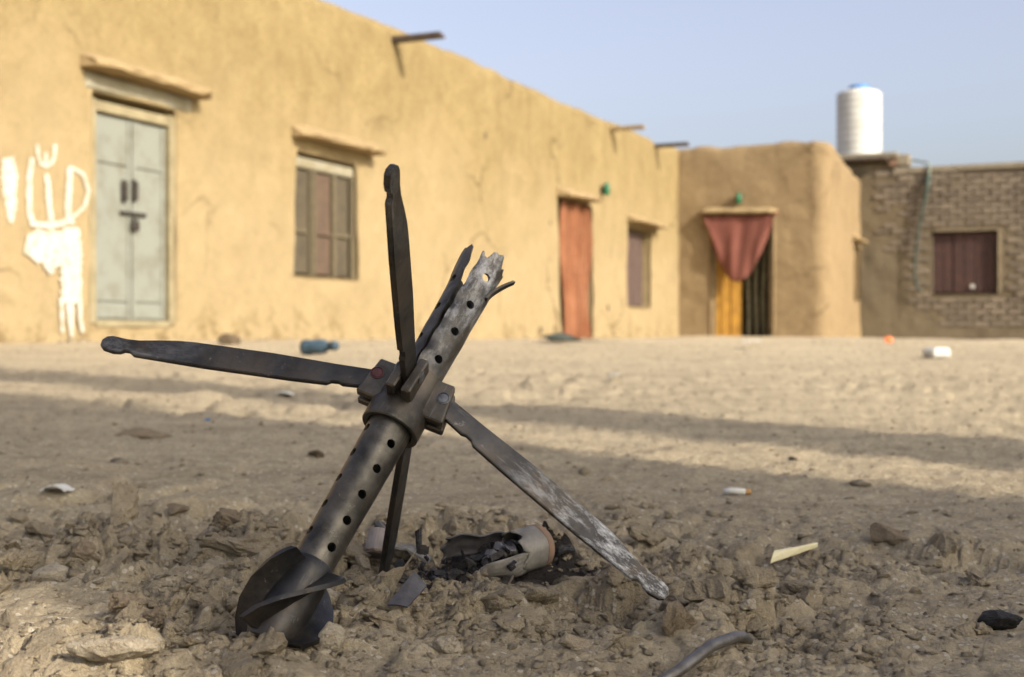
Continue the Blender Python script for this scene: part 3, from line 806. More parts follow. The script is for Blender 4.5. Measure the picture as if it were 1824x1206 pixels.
# single bricks standing proud of the mortar
BW, BH = 0.335, 0.124
bmesh_b = bmesh.new(); box_bm(bmesh_b, (0, 0, 0), (1, 0, 0), (0, 1, 0), (0, 0, 1), -0.148, 0.148, -0.05, 0.022, -0.046, 0.046, 0.010)
me_brick = bpy.data.meshes.new('brick'); bmesh.ops.recalc_face_normals(bmesh_b, faces=bmesh_b.faces); bmesh_b.to_mesh(me_brick); bmesh_b.free(); me_brick.materials.append(M['brick'])
rb = random.Random(3); nb = 0
zrow = ztL - 0.07; row = 0
wallrot = math.atan2(D2.y, D2.x)
while zrow > 0.45:
    s = sL + 0.3 + (row % 2) * BW / 2
    while s < bz(1870, 300)[0]:
        frac = (s - sL) / (sR - sL); zf = zrow / ztL
        keep = frac > 0.10 + 0.62 * max(0, 0.52 - zf) + rb.uniform(-0.05, 0.05) + (0.18 if zf < 0.55 and frac < 0.3 else 0)
        keep = keep and not (ba0 - 0.17 < s < ba1 + 0.17 and bz0 - 0.06 < zrow < bz1 + 0.06)
        if zf < 0.10 or (zf < 0.2 and frac < 0.5): keep = False
        if keep and (frac > 0.3 or rb.random() < 0.75) and nb < 300:
            p = B0 + D2 * (s + rb.uniform(-0.012, 0.012)) - D1 * (float(wall_disp([s], [zrow], 37)[0]) + rb.uniform(-0.004, 0.012))
            o = bpy.data.objects.new('brick', me_brick); COL.objects.link(o); o.parent = brick_h
            o.location = Vector((p.x, p.y, zrow + rb.uniform(-0.006, 0.006))) - ORG[brick_h.name]
            o.rotation_euler = (0, rb.uniform(-0.02, 0.02), wallrot + math.pi)
            o.scale = (rb.uniform(0.9, 1.06), 1, rb.uniform(0.9, 1.08)); nb += 1
        s += BW
    zrow -= BH; row += 1
print('bricks', nb)
# platform for the tank, on the roof
plat = empty('tank_platform', tuple(B0 + UP * ztL), 'low slab platform of brick and planks under the white water tank', 'platform')
pz = bz(1560, 273)[1]
TS = bz(1521, 200)[0]
bm = bmesh.new(); box_bm(bm, B0, D2, -D1, UP, TS - 0.75, bz(1600, 290)[0], -1.5, 0.10, pz - 0.12, pz, 0.02); box_bm(bm, B0, D2, -D1, UP, TS - 0.7, bz(1596, 290)[0], -1.4, -0.12, ztL - 0.3, pz - 0.2, 0.02); bm_obj('slab', bm, M['coping'], plat)
bm = bmesh.new(); box_bm(bm, B0, D2, -D1, UP, bz(1512, 290)[0], bz(1583, 290)[0], -0.9, 0.42, pz - 0.19, pz - 0.125, 0.01); bm_obj('plank', bm, M['wood_dark'], plat)
for k, (px, w) in enumerate(((1592, 0.11), (1608, 0.14))):
    s_ = bz(px, 290)[0]
    bm = bmesh.new(); box_bm(bm, B0, D2, -D1, UP, s_ - w, s_ + w, -0.3, 0.02, ztL + 0.09, pz - (0.125 if k == 0 else 0.05), 0.02); bm_obj('block', bm, M['rust'] if k == 0 else M['coping'], plat)
# water tank
TR = 0.485
tc = B0 + D2 * TS + D1 * 0.62 + UP * pz
ty = tc.y; th = (275 - 158) / 2400 * ty
tank = empty('water_tank', tuple(tc), 'white ribbed plastic water tank with blue lid on the roof', 'water tank')
prof = [(0.0, TR * 0.97), (0.02, TR)]
for k in range(9):
    z = 0.04 + (th - 0.16) * k / 8.5
    prof += [(z, TR), (z + 0.03, TR * 1.0), (z + 0.05, TR * 0.988), (z + 0.08, TR * 0.988), (z + 0.10, TR)]
prof += [(th - 0.05, TR), (th, TR * 0.86), (th + 0.05, TR * 0.5), (th + 0.07, TR * 0.42)]
v, f = lathe(prof, 48); obj('tank_body', [p + tc for p in v], f, M['white_plastic'], tank, smooth=True)
v, f = lathe([(th + 0.06, TR * 0.43), (th + 0.07, TR * 0.46), (th + 0.12, TR * 0.46), (th + 0.14, TR * 0.40), (th + 0.15, TR * 0.2)], 32); obj('lid', [p + tc for p in v], f, M['blue_lid'], tank)
# pipe and hose
def bpt(px, py, out): s_, z_ = bz(px, py); return B0 + D2 * s_ - D1 * out + UP * z_
v, f = tube_pts([bpt(1596, 283, -0.3), bpt(1630, 285, -0.1), bpt(1655, 291, 0.06), bpt(1656, 296, 0.07), bpt(1656, 322, 0.07)], 0.024, 8)
tag(obj('water_pipe', v, f, M['pipe'], None, org=bpt(1656, 322, 0.07)), 'thin bent water pipe rising over the brick parapet beside the tank', 'pipe')
v, f = tube_pts([bpt(1655, 314, 0.12), bpt(1652, 340, 0.12), bpt(1645, 375, 0.11), bpt(1638, 410, 0.11), bpt(1632, 450, 0.11), bpt(1630, 485, 0.11), bpt(1634, 512, 0.11), bpt(1643, 520, 0.11)],
               [0.06, 0.045, 0.03, 0.026, 0.024, 0.024, 0.024, 0.024], 8)
tag(obj('garden_hose', v, f, M['hose'], None, org=bpt(1634, 512, 0.11), smooth=True), 'green hose hanging down the brick wall beside the dark window', 'hose')

# ---- curtains and wall lamps
def curtain_mat(name, a, b, dots):
    s = NT(name)
    col = s.mix(s.ramp(s.noise(2.2, 4, 0.6), 0.35, 0.65), (*a, 1), (*b, 1))
    col = s.mix(s.math('MULTIPLY', s.ramp(s.noise(6, 4, 0.6, s.vec((1, 1, 0.06))), 0.42, 0.6), 0.6), col, tuple(c * 0.62 for c in b) + (1,))  # darker upright streaks painted to stand in for fold shade
    vo = s.n('ShaderNodeTexVoronoi'); vo.inputs['Scale'].default_value = 16; vo.inputs['Randomness'].default_value = 0.35
    s.l(s.tc.outputs['Object'], vo.inputs['Vector'])
    col = s.mix(s.math('MULTIPLY', s.math('LESS_THAN', vo.outputs['Distance'], 0.3), 0.55), col, (*dots, 1))
    return s.fin(col, 0.9, 0, s.bump(s.noise(90, 3), 0.3, 0.004), 0.15)
M['curtain'] = curtain_mat('orange_curtain', (0.205, 0.088, 0.045), (0.145, 0.054, 0.025), (0.21, 0.12, 0.07))
M['swag'] = curtain_mat('pink_red_curtain', (0.20, 0.078, 0.058), (0.155, 0.058, 0.044), (0.14, 0.052, 0.041))
v, f = [], []
nx, nz = 40, 30
zc0 = gz(*(P0 + D1 * ca0).xy) - 0.01
for j in range(nz + 1):
    z = zc0 + 0.01 + (cz1 - 0.03 - zc0) * j / nz
    for i in range(nx + 1):
        u = i / nx
        s = ca0 + 0.10 + (ca1 - ca0 - 0.14) * u * (1 - 0.06 * math.sin(j * 0.2))
        w = 0.040 * math.sin(u * 17 + 0.7 * math.sin(j * 0.22)) + 0.018 * math.sin(u * 41 + 1 + 0.03 * j)
        p = P0 + D1 * s + D2 * (-0.03 + w + 0.05 * (1 - j / nz) ** 2); v.append(Vector((p.x, p.y, z)))
for j in range(nz):
    for i in range(nx): f.append((j * (nx + 1) + i, j * (nx + 1) + i + 1, (j + 1) * (nx + 1) + i + 1, (j + 1) * (nx + 1) + i))
o = obj('door_curtain', v, f, M['curtain'], None, org=P0 + D1 * (ca0 + ca1) / 2 + UP * zc0, smooth=True)
tag(o, 'orange red curtain hanging full length in the sunlit doorway', 'curtain')
md = o.modifiers.new('thick', 'SOLIDIFY'); md.thickness = 0.008
# gathered swag over the entrance: hangs from its two upper corners and is knotted up
v, f = [], []
A_ = ez(1250, 384); B_ = ez(1392, 384); K_ = ez(1318, 497)
nx, nz = 48, 26
for j in range(nz + 1):
    t = j / nz
    for i in range(nx + 1):
        u = i / nx
        ts = A_[0] + (B_[0] - A_[0]) * u; tz = A_[1] - 0.03 * math.sin(math.pi * u)
        # lower hem sags in a deep point left of centre
        uu = abs(u - 0.46) / (0.46 if u < 0.46 else 0.54)
        hz_ = A_[1] - (A_[1] - K_[1]) * (1 - uu ** 2.3) - 0.06 * (1 - uu)
        hs = ts + (K_[0] - ts) * (0.26 * t * (1 - uu * 0.5))
        z = tz + (hz_ - tz) * t
        fold = (0.016 * math.sin(u * 31 + t * 3) + 0.014 * math.sin(u * 19 - t * 2 + 1) + 0.012 * math.sin(t * 9 + 4 * abs(u - 0.46))) * (0.3 + 0.7 * t) + 0.05 * math.sin(math.pi * t) + 0.05 * t * (1 - uu)
        p = C + D2 * hs - D1 * (0.10 + fold); v.append(Vector((p.x, p.y, z)))
for j in range(nz):
    for i in range(nx): f.append((j * (nx + 1) + i, j * (nx + 1) + i + 1, (j + 1) * (nx + 1) + i + 1, (j + 1) * (nx + 1) + i))
o = obj('door_curtain', v, f, M['swag'], None, org=C + D2 * K_[0] - D1 * 0.12 + UP * K_[1], smooth=True)
tag(o, 'faded red curtain knotted up into a swag over the yellow doorway', 'curtain')
md = o.modifiers.new('thick', 'SOLIDIFY'); md.thickness = 0.008

def wall_lamp(p, n, label):
    e = empty('wall_lamp', tuple(p), label, 'lamp', 'green lamps over the doorways')
    q = n.cross(UP)
    bm = bmesh.new(); box_bm(bm, p, q, n, UP, -0.05, 0.05, -0.03, 0.02, -0.06, 0.06, 0.008); bm_obj('bracket', bm, M['iron'], e)
    v, f = lathe([(-0.10, 0.03), (-0.09, 0.05), (0.02, 0.06), (0.09, 0.045), (0.12, 0.02)], 16)
    obj('glass', [x + p + n * 0.08 for x in v], f, M['green'], e, smooth=True)
s_, z_ = hz(1071, 338); wall_lamp(P0 + D1 * s_ + D2 * 0.02 + UP * z_, D2, 'small green lamp high on the sunlit wall beside the orange curtain')
s_, z_ = ez(1318, 355); wall_lamp(C + D2 * s_ - D1 * 0.02 + UP * z_, -D1, 'small green lamp over the swagged doorway on the shaded wall')

# ---- unseen blocks added to throw the long shadows over the yard (beside and behind the photographer)
def pier(name, q0, q1, p, h, thick, mat, label, cat, seed, edge=None):
    n = Vector((NRM[0], NRM[1], 0)); t = Vector((TRAV[0], TRAV[1], 0))
    c = n * ((q0 + q1) / 2) + t * p; w = (q1 - q0) / 2
    v, f = [], []; rr = random.Random(seed); m = 30
    ring = [(-1, -1), (-0.5, -1), (0, -1), (0.5, -1), (1, -1), (1, 0), (1, 1), (0.5, 1), (0, 1), (-0.5, 1), (-1, 1), (-1, 0)]
    for j in range(m + 1):
        z = -0.2 + (h + 0.2) * j / m; tp = 1.0 - 0.03 * j / m - (0.10 if j == m else 0)
        lo = edge(z) if edge else q0 + w * (1 - tp); hi = q1 - w * (1 - tp)
        for a, b in ring:
            v.append(c + n * (lo + (hi - lo) * (a + 1) / 2 - (q0 + q1) / 2 + rr.uniform(-0.012, 0.012)) + t * (b * thick * tp + rr.uniform(-0.012, 0.012)) + UP * z)
    k = len(ring)
    for j in range(m):
        for i in range(k): f.append((j * k + i, j * k + (i + 1) % k, (j + 1) * k + (i + 1) % k, (j + 1) * k + i))
    f.append(tuple(m * k + i for i in range(k)))
    tag(obj(name, v, f, mat, None, org=c), label, cat)
pier('shadow_pier', 0.45, 1.62, -3.0, 4.8, 0.12, M['mud2'], 'added unseen shadow-casting mud pier standing behind the photographer', 'pier', 1, lambda z: min(0.51, max(0.33, 0.435 + 0.6 * (z - 1.93))))  # added caster, its edge slanted to shape the sunlit patch
pier('shadow_post', 1.90, 2.24, -3.3, 5.0, 0.16, M['mud2'], 'added unseen slim mud post throwing the narrow shadow across the yard', 'post', 2)  # added caster for the narrow shadow band

# ------------------------------------------------------------------ the burnt rocket tail
th_i = R(62); tau = R(32)
AX = Vector((math.cos(tau) * math.cos(th_i), math.sin(tau), math.cos(tau) * math.sin(th_i)))
E2 = Vector((math.sin(th_i), 0, -math.cos(th_i)))
WV = E2.cross(AX)                                     # towards the viewer
HUB = unp(728, 705, 0.97)
RM = Matrix(((E2.x, -WV.x, AX.x, HUB.x), (E2.y, -WV.y, AX.y, HUB.y), (E2.z, -WV.z, AX.z, HUB.z), (0, 0, 0, 1)))
foot = HUB - AX * 0.2
rocket = empty('rocket_tail', (foot.x, foot.y, 0.0), 'burnt steel rocket tail with four open fins stuck in the rubble', 'rocket')
def rk(name, v, f, mat, parent=None, smooth=False):
    """piece of the rocket, given in its own frame: z along the tube, x to the side"""
    me = bpy.data.meshes.new(name); me.from_pydata([tuple(p) for p in v], [], [tuple(q) for q in f]); me.validate(); me.update()
    return rk_me(name, me, mat, parent, smooth)
def rk_me(name, me, mat, parent=None, smooth=False):
    me.materials.append(mat)
    if smooth:
        me.polygons.foreach_set('use_smooth', [True] * len(me.polygons)); me.set_sharp_from_angle(angle=R(38))
    o = bpy.data.objects.new(name, me); COL.objects.link(o)
    if parent is None:
        o.parent = rocket; o.matrix_basis = Matrix.Translation(-Vector(rocket.location)) @ RM
    else: o.parent = parent
    return o

def pol(a, r, s): return Vector((r * math.cos(R(a)), r * math.sin(R(a)), s))

def drill(o, holes, rad=0.0033):
    """real holes cut through the tube wall: (angle, s)"""
    bm = bmesh.new()
    for a, s in holes:
        d = pol(a, 1, 0)
        q = Vector((0, 0, 1)).rotation_difference(d)
        bmesh.ops.create_cone(bm, cap_ends=True, segments=14, radius1=rad, radius2=rad, depth=0.016,
                              matrix=Matrix.Translation(d * 0.0165 + Vector((0, 0, s))) @ q.to_matrix().to_4x4())
    me = bpy.data.meshes.new('cut'); bm.to_mesh(me); bm.free()
    c = bpy.data.objects.new('cut', me); COL.objects.link(c)
    c.parent = o.parent; c.matrix_basis = o.matrix_basis
    md = o.modifiers.new('holes', 'BOOLEAN'); md.object = c; md.operation = 'DIFFERENCE'; md.solver = 'EXACT'
    bpy.context.view_layer.update()
    dg = bpy.context.evaluated_depsgraph_get()
    new = bpy.data.meshes.new_from_object(o.evaluated_get(dg))
    o.modifiers.clear(); o.data = new
    new.polygons.foreach_set('use_smooth', [True] * len(new.polygons)); new.set_sharp_from_angle(angle=R(38))
    bpy.data.objects.remove(c)

def r_low(s): return 0.0138 + (0.0163 - 0.0138) * min(1, max(0, (s + 0.155) / 0.13))
n = 64; zs = np.linspace(-0.160, -0.012, 20)
v, f = [], []
rr = random.Random(5)
for inner in (0, 1):
    for s in zs:
        for k in range(n):
            r_ = r_low(s) - 0.0022 * inner
            r_ += 0.00025 * float(vnoise(np.array([k * 0.22]), np.array([s * 130]), 3)[0])
            v.append(pol(360 * k / n, r_, s))
m = len(zs)
for i in range(m - 1):
    for k in range(n):
        k2 = (k + 1) % n
        f.append((i * n + k, i * n + k2, (i + 1) * n + k2, (i + 1) * n + k))
        f.append((m * n + i * n + k2, m * n + i * n + k, m * n + (i + 1) * n + k, m * n + (i + 1) * n + k2))
for k in range(n):
    k2 = (k + 1) % n
    f.append((k2, k, m * n + k, m * n + k2)); f.append(((m - 1) * n + k, (m - 1) * n + k2, m * n + (m - 1) * n + k2, m * n + (m - 1) * n + k))
low = rk('tube', v, f, M['steel'], smooth=True)
drill(low, [(-65 + 90 * q, -0.047 - 0.0215 * k - (0.0 if q % 2 == 0 else -0.006)) for q in range(4) for k in range(5)])

# torn upper tube: two long splinters of the wall
def splinter(name, a0, a1, s0, s_end, R0, mat, bend, seed, holes, na=34, ns=44, dr=0.0):
    v = []; ang = np.linspace(a0, a1, na)
    rs = random.Random(seed)
    ragged = [s_end(a) + rs.uniform(-0.0011, 0.0011) for a in ang]
    for inner in (0, 1):
        for j in range(ns + 1):
            for i, a in enumerate(ang):
                t = j / ns; s = s0 + (ragged[i] - s0) * t
                edge = min(i, na - 1 - i) / 4.0
                r_ = R0 + dr - 0.0024 * inner + 0.0010 * max(0, 1 - edge) * (1 + math.sin(s * 300))
                r_ += 0.0010 * float(vnoise(np.array([a * 0.045 + seed]), np.array([s * 70]), seed)[0])
                p = pol(a, r_, s); b = bend(t)
                v.append(p + b)
    w = na; o_ = (ns + 1) * na; f = []
    for j in range(ns):
        for i in range(na - 1):
            q = j * w + i
            f.append((q, q + 1, q + w + 1, q + w)); f.append((o_ + q + 1, o_ + q, o_ + q + w, o_ + q + w + 1))
    for i in range(na - 1):
        f.append((i + 1, i, o_ + i, o_ + i + 1)); q = ns * w + i; f.append((q, q + 1, o_ + q + 1, o_ + q))
    for j in range(ns):
        q = j * w; f.append((q, q + w, o_ + q + w, o_ + q)); q = j * w + na - 1; f.append((q + w, q, o_ + q, o_ + q + w))
    me = bpy.data.meshes.new(name); me.from_pydata([tuple(p) for p in v], [], f)
    bm = bmesh.new(); bm.from_mesh(me); bmesh.ops.recalc_face_normals(bm, faces=bm.faces); bm.to_mesh(me); bm.free()
    o = rk_me(name, me, mat, smooth=True)
    drill(o, holes, 0.0034)
    return o
def end_r(a):
    x = (a + 65) / 60
    return 0.134 - 0.016 * max(0, abs(x) - 0.45) ** 1.4 + 0.004 * math.sin(a * 0.09 + 1) + 0.002 * math.sin(a * 0.21)
def end_l(a):
    return 0.116 + 0.019 * math.exp(-((a + 152) / 33) ** 4) + 0.002 * math.sin(a * 0.13)
splinter('torn_tube', -113, 40, -0.005, end_r, 0.0150, M['tube_ash'], lambda t: Vector((0.002, -0.001, 0)) * t, 8,
         [(-66, 0.030), (-65, 0.057), (-64, 0.084), (-63, 0.112), (25, 0.04), (25, 0.07)], dr=0.0006)
splinter('torn_tube', -118, -318, -0.005, end_l, 0.0147, M['steel'], lambda t: Vector((-0.0020, -0.0004, 0)) * t + Vector((-0.003, -0.001, 0)) * max(0, t - 0.75) ** 1.3 * 4, 12,
         [(-158, 0.045), (-157, 0.075), (-156, 0.103)])
# small peeled lip on the side
v, f = [], []
for j in range(9):
    t = j / 8; w = 0.0055 * (1 - 0.55 * t)
    s = 0.098 + 0.024 * t; r_ = 0.0166 + 0.013 * t ** 1.8
    for dy, dr_ in ((-w, 0.0010), (w, 0.0010), (w, -0.0012), (-w, -0.0012)):
        v.append(Vector((r_ * math.cos(R(-22)) + dr_, r_ * math.sin(R(-22)) + dy, s)))
for j in range(8):
    for i in range(4): f.append((j * 4 + i, j * 4 + (i + 1) % 4, (j + 1) * 4 + (i + 1) % 4, (j + 1) * 4 + i))
f += [(3, 2, 1, 0), (32, 33, 34, 35)]
rk('peeled_lip', v, f, M['steel'], smooth=True)

# collar and lugs
v, f = lathe([(-0.024, 0.0168), (-0.031, 0.0172), (-0.0318, 0.0208), (-0.0310, 0.0216), (-0.026, 0.0218), (-0.0150, 0.0216), (-0.0120, 0.0196), (0.013, 0.0190), (0.0165, 0.0190), (0.0175, 0.0150)], 64, False, False)
rk('collar', v, f, M['steel'], smooth=True)
PIV = {}
for q, ang in enumerate((-14, -104, 166, 76)):
    rad = pol(ang, 1, 0); tan = Vector((-rad.y, rad.x, 0)); zz = Vector((0, 0, 1))
    for sgn in (-1, 1):
        bm = bmesh.new()
        box_bm(bm, (0, 0, 0), rad, tan, zz, 0.0135, 0.0338, min(sgn * 0.0024, sgn * 0.0094), max(sgn * 0.0024, sgn * 0.0094), -0.0160, 0.0160, 0.0011)
        for vv in bm.verts:                            # cheeks lean in towards the tube at the top
            if vv.co.z > 0.01: vv.co -= rad * 0.004
        me = bpy.data.meshes.new('lug'); bmesh.ops.recalc_face_normals(bm, faces=bm.faces); bm.to_mesh(me); bm.free()
        lug = rk_me('lug', me, M['steel'])
        v, f = lathe([(0.0092, 0.0050), (0.0101, 0.0050), (0.0102, 0.0044), (0.0096, 0.0042), (0.0102, 0.0036), (0.0104, 0.0020)], 24)
        fr = Matrix((( rad.x, zz.x, tan.x * sgn, rad.x * 0.0262), (rad.y, zz.y, tan.y * sgn, rad.y * 0.0262), (rad.z, zz.z, tan.z * sgn, 0.003), (0, 0, 0, 1)))
        rk('rivet', [fr @ p for p in v], f, M['pin_red'] if q == 2 else M['pin_grey'], lug)
    PIV[q] = RM @ (rad * 0.0262 + Vector((0, 0, 0.003)))

# folding fins: outline in millimetres, u along the fin, v across it
FIN = [(-8, 5.5), (0, 6.2), (30, 6.8), (75, 8.6), (130, 8.8), (142, 8.2), (155, 6.6), (168, 4.6), (177, 4.4), (187, 5.4), (191, 4.4), (193.5, 1.5),
       (193.5, -2.5), (191, -4.8), (184, -6.2), (178.5, -5.8), (176, -4.2), (172.5, -4.2), (169, -6.6), (120, -8.2), (60, -8.6), (34, -8.2), (31, -6.3), (26, -6.1), (23, -7.4), (0, -6.6), (-8, -5.5)]
bm = bmesh.new()
ta = [bm.verts.new((u / 1000, w / 1000, 0.0021)) for u, w in FIN]; tb = [bm.verts.new((u / 1000, w / 1000, -0.0021)) for u, w in FIN]
bm.faces.new(ta); bm.faces.new(tb[::-1])
for k in range(len(FIN)):
    k2 = (k + 1) % len(FIN); bm.faces.new((ta[k2], ta[k], tb[k], tb[k2]))
bmesh.ops.recalc_face_normals(bm, faces=bm.faces)
bmesh.ops.bevel(bm, geom=[e for e in bm.edges if abs(e.verts[0].co.z - e.verts[1].co.z) < 1e-6], offset=0.0005, segments=2, affect='EDGES')
bmesh.ops.triangulate(bm, faces=[q for q in bm.faces if len(q.verts) > 4])
fin_me = bpy.data.meshes.new('fin'); bm.to_mesh(fin_me); bm.free()
TIPS = {0: unp(1186, 1062, 0.925), 1: unp(697, 298, 0.80), 2: unp(183, 611, 0.985), 3: unp(683, 1030, 1.10)}
TW1 = -4
for q in range(4):
    p = PIV[q]; x = (TIPS[q] - p)
    ln = x.length; x.normalize()
    y = (AX - x * AX.dot(x)).normalized(); z = x.cross(y)
    tw = R((0, TW1, 0, 0)[q]); y, z = y * math.cos(tw) + z * math.sin(tw), z * math.cos(tw) - y * math.sin(tw)
    sc_ = ln / 0.193 if q != 3 else 1.05
    me = fin_me.copy(); me.materials.append(M['fin_ash'] if q == 0 else M['fin'])
    o = bpy.data.objects.new('fin', me); COL.objects.link(o); o.parent = rocket
    rl = Vector(rocket.location)
    o.matrix_basis = Matrix(((x.x, y.x, z.x, p.x - rl.x), (x.y, y.y, z.y, p.y - rl.y), (x.z, y.z, z.z, p.z - rl.z), (0, 0, 0, 1))) @ Matrix.Diagonal((sc_, 1.15, 1.1, 1))
    print('fin', q, ln, 'tip z', TIPS[q].z, 'ground', gz(TIPS[q].x, TIPS[q].y))

# spin rotor at the foot
v, f = lathe([(-0.143, 0.0130), (-0.146, 0.0152), (-0.152, 0.0158), (-0.175, 0.0165), (-0.200, 0.0175), (-0.206, 0.0150), (-0.207, 0.008)], 40)
hubr = rk('rotor', v, f, M['steel_dark'], smooth=True)
prof = [(-0.1480, 0.0150), (-0.1488, 0.0285), (-0.153, 0.0300), (-0.162, 0.0308), (-0.174, 0.0314), (-0.186, 0.0318), (-0.196, 0.0316), (-0.204, 0.0300)]
for b in range(4):
    v, f = [], []; nr = 5; T = 0.0023
    for side in (-1, 1):
        for s, ro in prof:
            a = -38 + 90 * b + (s + 0.152) * 1900
            for k in range(nr + 1):
                r_ = 0.012 + (ro - 0.012) * k / nr
                v.append(pol(a - math.degrees(side * T * (1.3 - 0.3 * k / nr) / r_), r_, s))
    w = nr + 1; L = len(prof); o_ = L * w
    for i in range(L - 1):
        for k in range(nr):
            q = i * w + k; f.append((q, q + 1, q + w + 1, q + w)); f.append((o_ + q + 1, o_ + q, o_ + q + w, o_ + q + w + 1))
        q = i * w + nr; f.append((q, q + w, o_ + q + w, o_ + q) [::-1])
    for k in range(nr):
        f.append((k, k + 1, o_ + k + 1, o_ + k)[::-1]); q = (L - 1) * w + k; f.append((q, q + 1, o_ + q + 1, o_ + q))
    rk('blade', v, f, M['steel_dark'], hubr, smooth=True)

# ------------------------------------------------------------------ burnt canister beside it
ca = ground_at(958, 1016)
can_c = unp(962, 972, ca.y + 0.012)
XA = (unp(800, 1018, ca.y - 0.052) - can_c).normalized()        # from the closed end to the torn mouth
ZA = (UP - XA * UP.dot(XA)).normalized(); YA = XA.cross(ZA)   # YA away from viewer or towards, see below
can = empty('burnt_canister', (ca.x, ca.y, ca.z), 'torn grey metal canister with charred insides lying under the rocket fin', 'canister')
def cw(a, r, s):                                       # a: angle, 90 = up, 0 = YA
    return can_c + XA * s + YA * (r * math.cos(R(a))) + ZA * (r * math.sin(R(a)))
def shell(name, angs, ss, rf, mat, t=0.0011, closed=False):
    v, f = [], []; na = len(angs); ns = len(ss)
    for inner in (0, 1):
        for j, s in enumerate(ss):
            for i, a in enumerate(angs):
                r_, s2 = rf(a, s, j / (ns - 1)); v.append(cw(a, r_ - t * inner, s2))
    o_ = na * ns
    for j in range(ns - 1):
        for i in range(na if closed else na - 1):
            i2 = (i + 1) % na; q = j * na + i; q2 = j * na + i2
            f.append((q, q2, q2 + na, q + na)); f.append((o_ + q2, o_ + q, o_ + q + na, o_ + q2 + na))
    for i in range(na if closed else na - 1):
        i2 = (i + 1) % na
        f.append((i2, i, o_ + i, o_ + i2)); q = (ns - 1) * na; f.append((q + i, q + i2, o_ + q + i2, o_ + q + i))
    if not closed:
        for j in range(ns - 1):
            q = j * na; f.append((q, q + na, o_ + q + na, o_ + q)); q = j * na + na - 1; f.append((q + na, q, o_ + q, o_ + q + na))
    me = bpy.data.meshes.new(name); me.from_pydata([tuple(p) for p in v], [], f); me.validate()
    bm = bmesh.new(); bm.from_mesh(me); bpy.data.meshes.remove(me)
    return bm_obj(name, bm, mat, can, smooth=True)
rr = random.Random(4)
rag = [rr.uniform(-0.004, 0.005) for _ in range(60)]
shell('cup', list(np.linspace(0, 360, 48, endpoint=False)), list(np.linspace(0.004, 0.030, 8)),
      lambda a, s, t: (0.0180 + 0.0004 * math.sin(a * 0.09), s + (rag[int(a / 9)] * t if t > 0.5 else 0)), M['casing'], closed=True)
v, f = lathe([(-0.0050, 0.004), (-0.0045, 0.0110), (-0.0025, 0.0155), (0.001, 0.0183), (0.006, 0.0186), (0.0065, 0.0178)], 40, True, False)
obj('rusty_end', [can_c + XA * p.z + YA * p.x + ZA * p.y for p in v], f, M['rust'], can, smooth=True)
vside = 180 if YA.y > 0 else 0                         # the side turned to the viewer
tos = 1 if vside == 180 else -1
shell('torn_flap', list(np.linspace(-90 - 30 * tos, -90 - 100 * tos, 18)), list(np.linspace(0.026, 0.098, 18)),
      lambda a, s, t: (0.0180 + 0.006 * max(0, t - 0.5) ** 1.2 * 2 + 0.002 * math.sin(t * 9 + a * 0.05), s - 0.022 * abs((a + 90 + 62 * tos) / 40) ** 2 * t + 0.002 * math.sin(a)), M['casing'])
shell('torn_flap', list(np.linspace(-90 + 95 * tos, -90 + 150 * tos, 14)), list(np.linspace(0.028, 0.088, 14)),
      lambda a, s, t: (0.0185 + 0.010 * t + 0.0015 * math.sin(t * 11), s - 0.006 * abs(math.sin(a * 0.11)) * t), M['plate'])
shell('torn_flap', list(np.linspace(-90 - 18 * tos, -90 + 45 * tos, 12)), list(np.linspace(0.026, 0.075, 10)),
      lambda a, s, t: (0.0180, s - 0.008 * abs(math.sin(a * 0.2)) * t), M['char'])
# charred contents
def lump_bm(bm, c, r, seed, sub=2, flat=(1, 1, 1), rough=0.35, npt=None):
    """angular broken lump: the hull of a few random points, its faces roughened"""
    t = bmesh.new(); rs = random.Random(seed)
    npt = npt or rs.randint(10, 17)
    for _ in range(npt):
        d = Vector((rs.gauss(0, 1), rs.gauss(0, 1), rs.gauss(0, 1))).normalized() * rs.uniform(0.8, 1.12)
        t.verts.new((d.x * flat[0], d.y * flat[1], d.z * flat[2]))
    h = bmesh.ops.convex_hull(t, input=t.verts[:])
    bmesh.ops.delete(t, geom=[q for q in t.verts if not q.link_faces], context='VERTS')
    if sub >= 2: bmesh.ops.bevel(t, geom=t.edges[:], offset=0.05, segments=1, affect='EDGES')
    bmesh.ops.triangulate(t, faces=t.faces[:])
    if sub > 1: bmesh.ops.subdivide_edges(t, edges=[e for e in t.edges if e.calc_length() > 0.25], cuts=sub - 1, use_grid_fill=True)
    bmesh.ops.triangulate(t, faces=t.faces[:])
    co = np.array([q.co[:] for q in t.verts]); o1 = rs.uniform(0, 50)
    nz = fbm(co[:, 0] * 2.2 + o1 + co[:, 2] * 1.7, co[:, 1] * 2.2 - co[:, 2] * 1.3 + o1, 3, seed) * rough * 0.6 + fbm(co[:, 0] * 6 + co[:, 2] * 5 + o1, co[:, 1] * 6 - co[:, 2] * 4, 2, seed + 3) * rough * 0.30
    for q, k in zip(t.verts, nz): q.co *= 1 + float(k)
    t.transform(Matrix.Translation(Vector(c)) @ Matrix.Rotation(rs.uniform(0, 6.28), 4, 'Z') @ Matrix.Rotation(rs.uniform(-0.35, 0.35), 4, 'X') @ Matrix.Scale(r, 4))
    me = bpy.data.meshes.new('t'); t.to_mesh(me); t.free(); bm.from_mesh(me); bpy.data.meshes.remove(me)
rs = random.Random(17)
